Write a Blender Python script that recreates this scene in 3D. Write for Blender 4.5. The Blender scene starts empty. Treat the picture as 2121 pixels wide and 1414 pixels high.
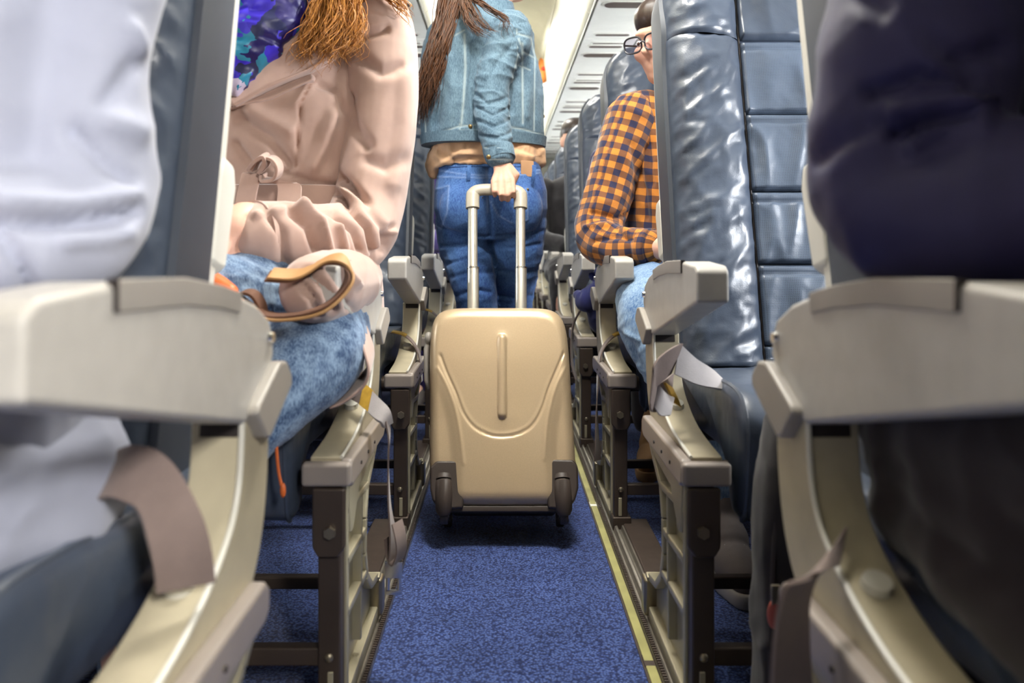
import bpy, bmesh, math, random
import numpy as np
from mathutils import Vector, Matrix, noise as mnoise

# ------------------------------------------------------------------ camera, world, lights, exposure
scene = bpy.context.scene
COL = scene.collection
CAMX, CAMZ, FPX, CU, CV = -0.02, 0.68, 1600.0, 1040.0, 513.0
cam_d = bpy.data.cameras.new('camera')
cam = bpy.data.objects.new('camera', cam_d); COL.objects.link(cam)
cam.location = (CAMX, 0, CAMZ); cam.rotation_euler = (math.pi/2, 0, 0)
cam_d.sensor_width = 36.0; cam_d.lens = FPX/2121.0*36.0
cam_d.shift_x = (1060.5-CU)/2121.0; cam_d.shift_y = -(707.0-CV)/2121.0
cam_d.clip_start = 0.02; cam_d.clip_end = 60
cam_d.dof.use_dof = True; cam_d.dof.focus_distance = 1.75; cam_d.dof.aperture_fstop = 4.0
scene.camera = cam

world = bpy.data.worlds.new('world'); scene.world = world; world.use_nodes = True
bg = world.node_tree.nodes['Background']
bg.inputs[0].default_value = (1.0, 0.80, 0.66, 1); bg.inputs[1].default_value = 0.035

def area(name, loc, target, sx, sy, watts, col):
    l = bpy.data.lights.new(name, 'AREA'); l.shape = 'RECTANGLE'; l.size = sx; l.size_y = sy
    l.energy = watts; l.color = col
    o = bpy.data.objects.new(name, l); COL.objects.link(o); o.location = loc
    d = Vector(target)-Vector(loc)
    o.rotation_euler = d.to_track_quat('-Z', 'Y').to_euler()
    return o
# key light added behind the camera, ceiling wash along the aisle, daylight at the windows
area('entry_light', (0.72, -0.95, 1.50), (-0.45, 0.6, 0.75), 0.35, 0.35, 54, (1.0, 0.97, 0.93))
for x, y, w in ((0.16, 1.34, 44), (0.05, 2.05, 8), (0.02, 3.5, 11), (0.02, 4.8, 11), (0.02, 6.2, 11)):
    area('ceiling_lamp', (x, y, 2.0), (x*0.5, y+0.05, 0), 0.26, 0.5, w, (1.0, 0.97, 0.91))
for x, ya, yb, w in ((-1.62, 0.9, 2.0, 30), (-1.62, 2.1, 7.0, 240), (1.62, 0.9, 1.2, 56), (1.62, 1.25, 2.0, 40), (1.62, 2.1, 7.0, 560)):
    area('window_daylight', (x, (ya+yb)/2, 1.10), (x*0.1, (ya+yb)/2, 1.16), yb-ya, 0.42, w, (0.93, 0.96, 1.0))
vs = scene.view_settings
vs.view_transform = 'Standard'; vs.look = 'None'; vs.gamma = 1.0; vs.use_curve_mapping = False
vs.exposure = 0.12
cy = scene.cycles
cy.max_bounces = 5; cy.diffuse_bounces = 2; cy.glossy_bounces = 2; cy.transmission_bounces = 2; cy.transparent_max_bounces = 4
cy.adaptive_threshold = 0.05; cy.caustics_reflective = False; cy.caustics_refractive = False

# ------------------------------------------------------------------ helpers
def P(u, v, Y):
    return Vector((CAMX+(u-CU)*Y/FPX, Y, CAMZ-(v-CV)*Y/FPX))
def srgb(r, g, b):
    f = lambda c: (c/255/12.92 if c/255 <= 0.04045 else ((c/255+0.055)/1.055)**2.4)
    return (f(r), f(g), f(b), 1.0)

ORG = {}
def V3(a): return Vector(a)

class MB:
    def __init__(s): s.v = []; s.f = []
    def add(s, vs, fs):
        o = len(s.v); s.v += [tuple(p) for p in vs]; s.f += [tuple(i+o for i in f) for f in fs]; return s
    def box(s, lo, hi, rot=None):
        x0, y0, z0 = lo; x1, y1, z1 = hi
        vs = [Vector(p) for p in ((x0,y0,z0),(x1,y0,z0),(x1,y1,z0),(x0,y1,z0),(x0,y0,z1),(x1,y0,z1),(x1,y1,z1),(x0,y1,z1))]
        if rot is not None:
            c = Vector(((x0+x1)/2, (y0+y1)/2, (z0+z1)/2)); vs = [c+rot@(p-c) for p in vs]
        return s.add(vs, [(0,3,2,1),(4,5,6,7),(0,1,5,4),(1,2,6,5),(2,3,7,6),(3,0,4,7)])
    def prism(s, poly, x0, x1):           # poly of (y, z), extruded along x
        n = len(poly)
        vs = [(x0, p[0], p[1]) for p in poly]+[(x1, p[0], p[1]) for p in poly]
        fs = [tuple(range(n)), tuple(range(2*n-1, n-1, -1))]
        fs += [(i, (i+1) % n, (i+1) % n+n, i+n) for i in range(n)]
        return s.add(vs, fs)
    def prism_y(s, poly, y0, y1):         # poly of (x, z), extruded along y
        n = len(poly)
        vs = [(p[0], y0, p[1]) for p in poly]+[(p[0], y1, p[1]) for p in poly]
        fs = [tuple(range(n)), tuple(range(2*n-1, n-1, -1))]
        fs += [(i, (i+1) % n, (i+1) % n+n, i+n) for i in range(n)]
        return s.add(vs, fs)
    def bar_yz(s, a, b, w, x0, x1):       # flat bar in the YZ plane
        d = Vector((b[0]-a[0], b[1]-a[1])); n = Vector((-d.y, d.x)).normalized()*w/2
        return s.prism([(a[0]+n.x, a[1]+n.y), (b[0]+n.x, b[1]+n.y), (b[0]-n.x, b[1]-n.y), (a[0]-n.x, a[1]-n.y)], x0, x1)
    def loft(s, rings, cap=True):         # rings: list of equal-length point lists
        n = len(rings[0]); vs = [p for r in rings for p in r]; fs = []
        for k in range(len(rings)-1):
            for i in range(n):
                j = (i+1) % n
                fs.append((k*n+i, k*n+j, (k+1)*n+j, (k+1)*n+i))
        if cap:
            fs.append(tuple(range(n-1, -1, -1))); fs.append(tuple((len(rings)-1)*n+i for i in range(n)))
        return s.add(vs, fs)
    def tube(s, path, rad, n=12, cap=True, round_caps=False, flat=None, up=None):
        path = [Vector(p) for p in path]
        if not hasattr(rad, '__len__'): rad = [rad]*len(path)
        rad = list(rad)
        if round_caps:
            d0 = (path[0]-path[1]).normalized(); d1 = (path[-1]-path[-2]).normalized()
            pre = []; post = []
            for a in (0.98, 0.85, 0.55):
                pre.append((path[0]+d0*rad[0]*a, rad[0]*math.sqrt(1-a*a)))
                post.append((path[-1]+d1*rad[-1]*a, rad[-1]*math.sqrt(1-a*a)))
            post.reverse()
            path = [p for p, r in pre]+path+[p for p, r in post]
            rad = [r for p, r in pre]+rad+[r for p, r in post]
        rings = []; prev = None
        for i, p in enumerate(path):
            t = (path[min(i+1, len(path)-1)]-path[max(i-1, 0)]).normalized()
            if prev is None:
                ref = Vector(up) if up is not None else (Vector((0,0,1)) if abs(t.z) < 0.9 else Vector((0,1,0)))
                a = (ref-t*ref.dot(t)).normalized()
            else:
                a = (prev-t*prev.dot(t)).normalized()
            prev = a; b = t.cross(a)
            fa, fb = (1, 1) if flat is None else flat
            rings.append([p+a*(rad[i]*fa*math.cos(2*math.pi*k/n))+b*(rad[i]*fb*math.sin(2*math.pi*k/n)) for k in range(n)])
        return s.loft(rings, cap)
    def ellipsoid(s, c, r, rot=None, n=20, m=12):
        c = Vector(c); rings = []
        for k in range(1, m):
            th = math.pi*k/m
            ring = []
            for i in range(n):
                ph = 2*math.pi*i/n
                p = Vector((r[0]*math.sin(th)*math.cos(ph), r[1]*math.sin(th)*math.sin(ph), -r[2]*math.cos(th)))
                ring.append(c+(rot@p if rot is not None else p))
            rings.append(ring)
        return s.loft(rings, True)
    def ribbon(s, path, wvecs, thick):
        path = [Vector(p) for p in path]; rings = []
        for i, p in enumerate(path):
            t = (path[min(i+1, len(path)-1)]-path[max(i-1, 0)]).normalized()
            w = Vector(wvecs[i] if isinstance(wvecs[0], (tuple, list, Vector)) else wvecs)
            nrm = t.cross(w).normalized()*thick/2
            rings.append([p-w/2-nrm, p+w/2-nrm, p+w/2+nrm, p-w/2+nrm])
        return s.loft(rings, True)
    def hexbolt(s, c, axis, r, h, n=6):
        c = Vector(c); a = Vector(axis).normalized()
        return s.tube([c-a*h*0.2, c+a*h], r, n=n)
    def grid(s, fn, nu, nv):
        vs = [fn(i/(nu-1), j/(nv-1)) for j in range(nv) for i in range(nu)]
        fs = [(j*nu+i, j*nu+i+1, (j+1)*nu+i+1, (j+1)*nu+i) for j in range(nv-1) for i in range(nu-1)]
        return s.add(vs, fs)

def finish_mesh(me, smooth=True, angle=40):
    if smooth:
        me.polygons.foreach_set('use_smooth', [True]*len(me.polygons))
        if angle is not None:
            me.set_sharp_from_angle(angle=math.radians(angle))
    me.update()

def tagobj(o, label=None, cat=None, group=None, kind=None):
    if label: o['label'] = label
    if cat: o['category'] = cat
    if group: o['group'] = group
    if kind: o['kind'] = kind
    return o

def link_mesh(name, me, mat, parent=None, origin=None):
    o = bpy.data.objects.new(name, me); COL.objects.link(o)
    if mat is not None and len(me.materials) == 0: me.materials.append(mat)
    if parent is not None:
        o.parent = parent; ORG[o.name] = ORG[parent.name]
    else:
        ORG[o.name] = Vector(origin) if origin is not None else Vector((0,0,0)); o.location = ORG[o.name]
    me.transform(Matrix.Translation(-ORG[o.name]))
    return o

def build(mb, name, mat, parent=None, origin=None, bevel=0.0, seg=2, smooth=True, angle=40, recalc=True, ext=None):
    me = bpy.data.meshes.new(name)
    bm = bmesh.new()
    vv = [bm.verts.new(p) for p in mb.v]
    for f in mb.f:
        try: bm.faces.new([vv[i] for i in f])
        except ValueError: pass
    if recalc: bmesh.ops.recalc_face_normals(bm, faces=bm.faces)
    if bevel > 0:
        es = [e for e in bm.edges if len(e.link_faces) == 2 and e.calc_face_angle(0) > math.radians(28)]
        bmesh.ops.bevel(bm, geom=es, offset=bevel, segments=seg, profile=0.5, affect='EDGES', clamp_overlap=True)
    bm.to_mesh(me); bm.free()
    finish_mesh(me, smooth, None if bevel > 0 else angle)
    if bevel > 0: flat_faces(me)
    return link_mesh(name, me, mat, parent, origin)

def flat_faces(me):
    # keep broad faces shading flat between their rounded edges
    npoly = len(me.polygons)
    if npoly > 4000: return
    fn = [p.normal.copy() for p in me.polygons]; fa = [p.area for p in me.polygons]; vf = {}
    for i, p in enumerate(me.polygons):
        for v in p.vertices: vf.setdefault(v, []).append(i)
    out = []
    for i, p in enumerate(me.polygons):
        for v in p.vertices:
            n = Vector((0, 0, 0))
            for j in vf[v]:
                if fn[j].dot(fn[i]) > 0.35: n += fn[j]*fa[j]
            out.append(n.normalized() if n.length > 1e-12 else fn[i])
    me.normals_split_custom_set(out)

def thing(name, label, cat, loc, group=None):
    o = bpy.data.objects.new(name, None); COL.objects.link(o); o.location = loc
    o.empty_display_size = 0.05
    ORG[o.name] = Vector(loc)
    return tagobj(o, label, cat, group)

def copy_tree(o, parent=None):
    c = o.copy(); COL.objects.link(c); c.parent = parent
    for ch in list(o.children):
        if ch is not c: copy_tree(ch, c)
    return c

# --- voxel-blended organic shapes -------------------------------------------------
def blob(mb, voxel, smooth_iter=3):
    me = bpy.data.meshes.new('tmp'); me.from_pydata([tuple(p) for p in mb.v], [], mb.f); me.update()
    bm = bmesh.new(); bm.from_mesh(me); bmesh.ops.recalc_face_normals(bm, faces=bm.faces); bm.to_mesh(me); bm.free()
    o = bpy.data.objects.new('tmp', me); COL.objects.link(o)
    m = o.modifiers.new('r', 'REMESH'); m.mode = 'VOXEL'; m.voxel_size = voxel; m.adaptivity = 0
    dg = bpy.context.evaluated_depsgraph_get(); dg.update()
    ev = o.evaluated_get(dg)
    out = bpy.data.meshes.new_from_object(ev, depsgraph=dg)
    bpy.data.objects.remove(o); bpy.data.meshes.remove(me)
    co = get_co(out); ed = np.empty(len(out.edges)*2, np.int32); out.edges.foreach_get('vertices', ed); ed = ed.reshape(-1, 2)
    deg = np.bincount(ed.ravel(), minlength=len(co)).astype(float)[:, None]; deg[deg == 0] = 1
    for it in range(smooth_iter):
        lam = 0.6 if it % 2 == 0 else -0.35
        acc = np.zeros_like(co)
        for k in range(3):
            acc[:, k] = np.bincount(ed[:, 0], co[ed[:, 1], k], len(co))+np.bincount(ed[:, 1], co[ed[:, 0], k], len(co))
        co = co+lam*(acc/deg-co)
    set_co(out, co)
    return out
def get_co(me):
    a = np.empty(len(me.vertices)*3); me.vertices.foreach_get('co', a); return a.reshape(-1, 3)
def set_co(me, co):
    me.vertices.foreach_set('co', co.ravel()); me.update()
def get_no(me):
    a = np.empty(len(me.vertices)*3); me.vertices.foreach_get('normal', a); return a.reshape(-1, 3)
def warp_noise(p, seed, k):
    r = np.random.RandomState(seed); out = np.zeros(len(p))
    q = p.copy()
    for w in range(2):
        d = r.normal(size=(3, 3)); d /= np.linalg.norm(d, axis=1)[:, None]
        for a in range(3):
            q[:, a] = q[:, a]+0.55/k*np.sin(p@d[a]*k*0.8+r.rand()*6.28)
    for i in range(4):
        d = r.normal(size=3); d /= np.linalg.norm(d)
        out += np.sin(q@d*k*(0.7+0.25*i)+r.rand()*6.28)/4
    return out
def folds(me, amp, k, seed=0, stretch=(1, 1, 1), ridged=True, mask=None):
    co = get_co(me); no = get_no(me); p = co*np.array(stretch)
    n = warp_noise(p, seed, k); n2 = warp_noise(p, seed+9, k*2.1)
    f = ((1-np.abs(n)*1.6)+0.4*(1-np.abs(n2)*1.6)-0.7) if ridged else n+0.4*n2
    f = f*amp
    if mask is not None: f = f*mask(co)
    set_co(me, co+no*f[:, None])
def pix(co):
    Y = np.maximum(co[:, 1], 0.05)
    return CU+(co[:, 0]-CAMX)*FPX/Y, CV-(co[:, 2]-CAMZ)*FPX/Y
def poly_dist(u, v, pts):
    best = np.full(len(u), 1e9)
    for (a, b) in zip(pts[:-1], pts[1:]):
        ax, ay = a; bx, by = b; dx, dy = bx-ax, by-ay; L = dx*dx+dy*dy+1e-9
        t = np.clip(((u-ax)*dx+(v-ay)*dy)/L, 0, 1)
        best = np.minimum(best, np.hypot(u-ax-t*dx, v-ay-t*dy))
    return best
def strokes(me, lst):
    """press creases / raise folds into cloth; each (polyline, width, depth) is drawn on the side that faces the aisle's front"""
    co = get_co(me); no = get_no(me)
    view = co-np.array([CAMX, 0, CAMZ]); view /= np.linalg.norm(view, axis=1)[:, None]
    face = np.clip(-(view*no).sum(1)*3, 0, 1)
    u, v = pix(co); disp = np.zeros(len(co))
    for pts, w, d in lst:
        dist = poly_dist(u, v, pts); disp += d*np.exp(-(dist/w)**2)
    set_co(me, co+no*(disp*face)[:, None])
def mark(me, name, lst):
    co = get_co(me); no = get_no(me)
    view = co-np.array([CAMX, 0, CAMZ]); face = ((view*no).sum(1) < 0.02).astype(float)
    u, v = pix(co); m = np.zeros(len(co))
    for pts, w in lst: m = np.maximum(m, np.exp(-(poly_dist(u, v, pts)/w)**2))
    at = me.attributes.new(name, 'FLOAT', 'POINT'); at.data.foreach_set('value', (m*face).astype(np.float32))
def put(me, name, mat, parent, angle=None):
    finish_mesh(me, True, angle)
    me.name = name; me.materials.clear(); me.materials.append(mat)
    return link_mesh(name, me, mat, parent)

# ------------------------------------------------------------------ materials
MATS = {}
def nodes_of(name):
    m = bpy.data.materials.new(name); m.use_nodes = True; nt = m.node_tree
    return m, nt, nt.nodes['Principled BSDF']
def N(nt, t, **kw):
    n = nt.nodes.new(t)
    for k, v in kw.items(): setattr(n, k, v)
    return n
def coord(nt, kind='Object', scale=(1, 1, 1)):
    tc = N(nt, 'ShaderNodeTexCoord'); mp = N(nt, 'ShaderNodeMapping'); mp.inputs['Scale'].default_value = scale
    nt.links.new(tc.outputs[kind], mp.inputs['Vector']); return mp.outputs['Vector']
def noise_n(nt, vec, scale, detail=3, rough=0.55):
    n = N(nt, 'ShaderNodeTexNoise'); n.inputs['Scale'].default_value = scale; n.inputs['Detail'].default_value = detail
    n.inputs['Roughness'].default_value = rough
    nt.links.new(vec, n.inputs['Vector']); return n
def ramp(nt, fac, stops):
    r = N(nt, 'ShaderNodeValToRGB'); e = r.color_ramp.elements
    while len(e) < len(stops): e.new(0.5)
    for i, (p, c) in enumerate(stops): e[i].position = p; e[i].color = c
    nt.links.new(fac, r.inputs['Fac']); return r
def mixc(nt, fac, a, b, mode='MIX'):
    m = N(nt, 'ShaderNodeMix', data_type='RGBA', blend_type=mode)
    if hasattr(fac, 'is_linked') or hasattr(fac, 'links'): nt.links.new(fac, m.inputs[0])
    else: m.inputs[0].default_value = fac
    for s, i in ((a, 6), (b, 7)):
        if isinstance(s, tuple): m.inputs[i].default_value = s
        else: nt.links.new(s, m.inputs[i])
    return m.outputs[2]
def bump(nt, b, height, strength, dist=0.002):
    n = N(nt, 'ShaderNodeBump'); n.inputs['Strength'].default_value = strength; n.inputs['Distance'].default_value = dist
    nt.links.new(height, n.inputs['Height'])
    if b.inputs['Normal'].is_linked:
        nt.links.new(b.inputs['Normal'].links[0].from_socket, n.inputs['Normal'])
    nt.links.new(n.outputs['Normal'], b.inputs['Normal'])
def math_n(nt, op, a, b=None):
    n = N(nt, 'ShaderNodeMath', operation=op)
    for i, s in enumerate((a, b)):
        if s is None: continue
        if isinstance(s, (int, float)): n.inputs[i].default_value = s
        else: nt.links.new(s, n.inputs[i])
    return n.outputs[0]
def plain(name, c, rough=0.5, metal=0.0, var=0.12, vscale=12, bmp=0.0, bscale=200, spec=0.5, sheen=0.0, coat=0.0):
    if name in MATS: return MATS[name]
    m, nt, b = nodes_of(name)
    vec = coord(nt); nz = noise_n(nt, vec, vscale, 2)
    c1 = tuple(x*(1-var) for x in c[:3])+(1,); c2 = tuple(min(1, x*(1+var)) for x in c[:3])+(1,)
    r = ramp(nt, nz.outputs['Fac'], [(0.3, c1), (0.7, c2)])
    nt.links.new(r.outputs['Color'], b.inputs['Base Color'])
    b.inputs['Roughness'].default_value = rough; b.inputs['Metallic'].default_value = metal
    b.inputs['Specular IOR Level'].default_value = spec
    if sheen: b.inputs['Sheen Weight'].default_value = sheen; b.inputs['Sheen Roughness'].default_value = 0.4
    if coat: b.inputs['Coat Weight'].default_value = coat; b.inputs['Coat Roughness'].default_value = 0.15
    if bmp:
        n2 = noise_n(nt, vec, bscale, 1); bump(nt, b, n2.outputs['Fac'], bmp, 0.0015)
    MATS[name] = m; return m
def cloth(name, c, rough=0.85, weave=900, bmp=0.25, var=0.08, sheen=0.25, c_alt=None, marks=None):
    if name in MATS: return MATS[name]
    m, nt, b = nodes_of(name)
    vec = coord(nt); nz = noise_n(nt, vec, 25, 3)
    c1 = tuple(x*(1-var) for x in c[:3])+(1,); c2 = tuple(min(1, x*(1+var)) for x in (c_alt or c)[:3])+(1,)
    r = ramp(nt, nz.outputs['Fac'], [(0.35, c1), (0.65, c2)]); out = r.outputs['Color']
    if marks:
        at = N(nt, 'ShaderNodeAttribute', attribute_name=marks[0]); out = mixc(nt, at.outputs['Fac'], out, marks[1])
    nt.links.new(out, b.inputs['Base Color'])
    b.inputs['Roughness'].default_value = rough; b.inputs['Specular IOR Level'].default_value = 0.25
    b.inputs['Sheen Weight'].default_value = sheen; b.inputs['Sheen Roughness'].default_value = 0.5
    w = noise_n(nt, vec, weave, 2); bump(nt, b, w.outputs['Fac'], bmp, 0.001)
    MATS[name] = m; return m
def denim(name, dark, light, scale=260, lo=0.38, hi=0.66, marks=None, fade=7):
    if name in MATS: return MATS[name]
    m, nt, b = nodes_of(name)
    vec = coord(nt); sl = coord(nt, 'Object', (1, 1, 0.35))
    n1 = noise_n(nt, sl, scale, 3, 0.7); n2 = noise_n(nt, vec, fade, 2)
    mid = tuple((a+c)/2 for a, c in zip(dark, light))
    f = math_n(nt, 'ADD', math_n(nt, 'MULTIPLY', n1.outputs['Fac'], 0.55), math_n(nt, 'MULTIPLY', n2.outputs['Fac'], 0.45))
    r = ramp(nt, f, [(lo, dark), (hi, light)]); out = r.outputs['Color']
    if marks:
        at = N(nt, 'ShaderNodeAttribute', attribute_name=marks[0]); out = mixc(nt, at.outputs['Fac'], out, marks[1])
    nt.links.new(out, b.inputs['Base Color'])
    b.inputs['Roughness'].default_value = 0.8; b.inputs['Specular IOR Level'].default_value = 0.3
    b.inputs['Sheen Weight'].default_value = 0.15
    bump(nt, b, n1.outputs['Fac'], 0.25, 0.001)
    MATS[name] = m; return m
def leather(name, c, rough=0.36, perf=False, grain=420, wrink=0.25):
    if name in MATS: return MATS[name]
    m, nt, b = nodes_of(name)
    vec = coord(nt); nz = noise_n(nt, vec, 6, 1)
    c1 = tuple(x*0.8 for x in c[:3])+(1,); c2 = tuple(x*1.2 for x in c[:3])+(1,)
    r = ramp(nt, nz.outputs['Fac'], [(0.3, c1), (0.7, c2)]); out = r.outputs['Color']
    b.inputs['Roughness'].default_value = rough; b.inputs['Specular IOR Level'].default_value = 0.55
    w = noise_n(nt, vec, 14, 2, 0.6); bump(nt, b, w.outputs['Fac'], wrink, 0.02)
    g = N(nt, 'ShaderNodeTexVoronoi'); g.inputs['Scale'].default_value = grain; nt.links.new(vec, g.inputs['Vector'])
    bump(nt, b, g.outputs['Distance'], 0.12, 0.001)
    if perf:   # rows of pin holes, set diagonally
        sep = N(nt, 'ShaderNodeSeparateXYZ'); nt.links.new(vec, sep.inputs[0])
        k = 2*math.pi/0.0068
        a = math_n(nt, 'SINE', math_n(nt, 'MULTIPLY', math_n(nt, 'ADD', sep.outputs[0], sep.outputs[2]), k))
        c_ = math_n(nt, 'SINE', math_n(nt, 'MULTIPLY', math_n(nt, 'SUBTRACT', sep.outputs[0], sep.outputs[2]), k))
        h = math_n(nt, 'MULTIPLY', a, c_)
        hole = math_n(nt, 'GREATER_THAN', h, 0.45)
        out = mixc(nt, math_n(nt, 'MULTIPLY', hole, 0.65), out, (c[0]*0.2, c[1]*0.2, c[2]*0.2, 1))
        bump(nt, b, math_n(nt, 'SUBTRACT', 1.0, hole), 0.35, 0.001)
    nt.links.new(out, b.inputs['Base Color'])
    MATS[name] = m; return m

M_leather = leather('seat_leather', srgb(66, 75, 90), 0.36)
M_leather_perf = leather('perforated_leather', srgb(78, 90, 108), 0.40, perf=True)
M_trim = plain('slate_trim', srgb(60, 66, 76), 0.5, var=0.08)
M_shell = plain('cream_shell', srgb(214, 211, 200), 0.45, var=0.05, bmp=0.08)
M_post = plain('beige_paint', srgb(186, 176, 150), 0.38, var=0.07, vscale=30, bmp=0.06, bscale=400)
M_arm = plain('armrest_plastic', srgb(186, 182, 175), 0.36, var=0.05, vscale=40, bmp=0.12, bscale=900)
M_arm2 = plain('armrest_trim', srgb(160, 154, 146), 0.4, var=0.06, bmp=0.1, bscale=900)
M_cap = plain('side_rail_plastic', srgb(150, 140, 132), 0.3, var=0.06)
M_gun = plain('dark_leg_metal', srgb(74, 63, 55), 0.42, metal=0.3, var=0.12, bmp=0.08)
M_cast = plain('cast_frame', srgb(176, 168, 142), 0.4, metal=0.25, var=0.08, bmp=0.1, bscale=300)
M_bolt = plain('bolt_steel', srgb(150, 140, 120), 0.3, metal=0.8)
M_black = plain('dark_gap', srgb(38, 30, 28), 0.6)
M_chrome = plain('chrome', srgb(215, 215, 215), 0.15, metal=1.0, var=0.02)
M_belt = cloth('belt_webbing', srgb(126, 110, 104), 0.75, weave=700, bmp=0.4)
M_belt_pale = cloth('belt_underside', srgb(178, 172, 172), 0.6, weave=700, bmp=0.4)
M_tag = plain('gold_tag', srgb(196, 156, 62), 0.4, var=0.15, vscale=80)
M_skin = plain('skin', srgb(226, 176, 152), 0.5, var=0.06, vscale=18, bmp=0.1, bscale=500, spec=0.4)

# ------------------------------------------------------------------ the cabin shell
def carpet_mat():
    m, nt, b = nodes_of('carpet')
    vec = coord(nt)
    vo = N(nt, 'ShaderNodeTexVoronoi'); vo.inputs['Scale'].default_value = 210; nt.links.new(vec, vo.inputs['Vector'])
    nz = noise_n(nt, vec, 330, 3, 0.7); n2 = noise_n(nt, vec, 9, 3)
    f = math_n(nt, 'ADD', math_n(nt, 'MULTIPLY', vo.outputs['Distance'], 0.6), math_n(nt, 'MULTIPLY', nz.outputs['Fac'], 0.6))
    r = ramp(nt, f, [(0.30, srgb(112, 132, 186)), (0.50, srgb(76, 98, 160)), (0.72, srgb(34, 46, 92))])
    sp = ramp(nt, n2.outputs['Fac'], [(0.35, (0.8, 0.8, 0.8, 1)), (0.7, (1.05, 1.05, 1.05, 1))])
    nt.links.new(mixc(nt, 1.0, r.outputs['Color'], sp.outputs['Color'], 'MULTIPLY'), b.inputs['Base Color'])
    b.inputs['Roughness'].default_value = 0.95; b.inputs['Specular IOR Level'].default_value = 0.1
    b.inputs['Sheen Weight'].default_value = 0.2
    bump(nt, b, f, 0.7, 0.004)
    return m
M_carpet = carpet_mat()
M_cabin = plain('cabin_cream', srgb(232, 228, 208), 0.5, var=0.03, bmp=0.05)
M_panel = plain('service_panel', srgb(240, 240, 230), 0.45, var=0.03)
M_slot = plain('slot_dark', srgb(96, 84, 76), 0.6)
M_rail = plain('rail_alloy', srgb(138, 132, 122), 0.35, metal=0.6, var=0.15, vscale=40)
M_raildark = plain('rail_dark', srgb(70, 59, 52), 0.5, metal=0.2, var=0.15, vscale=40)
M_yellow = plain('path_strip', srgb(158, 154, 96), 0.5, var=0.2, vscale=15)
M_orange = plain('orange_lens', srgb(232, 140, 66), 0.4)
M_red = plain('red_lens', srgb(206, 60, 30), 0.4)
M_window = plain('window_frame', srgb(225, 224, 216), 0.45, var=0.03)

Y0, Y1 = -1.6, 9.2
fl = build(MB().box((-1.42, Y0, -0.03), (1.42, Y1, 0.0)), 'floor', M_carpet, angle=30); tagobj(fl, 'blue loop carpet along the cabin floor', None, kind='structure')

# seat tracks let into the floor on either side of the aisle
for i, s in enumerate((-1, 1)):
    prof = [(0.229, 0.0), (0.229, 0.010), (0.236, 0.014), (0.240, 0.008), (0.244, 0.008), (0.247, 0.020), (0.253, 0.022), (0.255, 0.012),
            (0.262, 0.012), (0.264, 0.022), (0.272, 0.022), (0.276, 0.010), (0.292, 0.008), (0.292, 0.0)]
    t = build(MB().prism_y([(s*x, z) for x, z in prof], Y0+0.3, Y1-0.3), 'trim_%d' % (i+1), M_rail, bevel=0.0008, seg=1)
    tagobj(t, 'grooved alloy seat track beside the %s seat legs' % ('left' if s < 0 else 'right'), None, kind='structure')
    rb = MB()
    for k in range(420):
        y = 0.75+k*0.0075
        rb.box((min(s*0.2295, s*0.2365), y, 0.010), (max(s*0.2295, s*0.2365), y+0.004, 0.0155))
    o = build(rb, 'rib_strip', M_raildark, t, smooth=False); o['kind'] = 'stuff'
    for k in range(9):
        y = 0.76*k+0.77
        build(MB().box((min(s*0.268, s*0.330), y, 0.004), (max(s*0.268, s*0.330), y+0.34, 0.026)), 'track_cover', M_raildark, t, bevel=0.004)
# photoluminescent floor path strip on the right of the aisle
t3 = build(MB().box((0.2085, Y0+0.3, 0.0), (0.2295, Y1-0.3, 0.0035)), 'trim_3', M_raildark)
tagobj(t3, 'floor path marking strip along the right edge of the aisle', None, kind='structure')
for k in range(11):
    y = -0.28+k*0.77
    build(MB().box((0.2115, y, 0.003), (0.2275, y+0.755, 0.0075)), 'path_strip', M_yellow, t3, bevel=0.0015)
    build(MB().box((0.2105, y+0.755, 0.003), (0.2285, y+0.790, 0.0068)), 'strip_joint', M_raildark if k % 2 else M_panel, t3, bevel=0.001)

# side walls with window openings
WY = [0.35+0.78*k for k in range(11)]
nwin = 0
for s, nm in ((-1, 'left'), (1, 'right')):
    mb = MB(); x0, x1 = (s*1.40, s*1.44); lo, hi = min(x0, x1), max(x0, x1)
    mb.box((lo, Y0, -0.02), (hi, Y1, 0.92)); mb.box((lo, Y0, 1.30), (hi, Y1, 1.66))
    edges = [Y0]+[e for y in WY for e in (y-0.13, y+0.13)]+[Y1]
    for a, b_ in zip(edges[0::2], edges[1::2]): mb.box((lo, a, 0.92), (hi, b_, 1.30))
    w = build(mb, 'wall_%s' % nm, M_cabin, smooth=False); tagobj(w, 'cream sidewall lining on the %s of the cabin' % nm, None, kind='structure')
    for y in WY:
        nwin += 1
        fr = MB()
        for (a, b_, c, d) in ((-0.15, -0.11, 0.90, 1.32), (0.11, 0.15, 0.90, 1.32), (-0.15, 0.15, 0.90, 0.94), (-0.15, 0.15, 1.28, 1.32)):
            fr.box((min(s*1.385, s*1.405), y+a, c), (max(s*1.385, s*1.405), y+b_, d))
        o = build(fr, 'window_%d' % nwin, M_window, bevel=0.006); tagobj(o, 'oblong cabin window frame in the %s wall' % nm, None, kind='structure')

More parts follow.
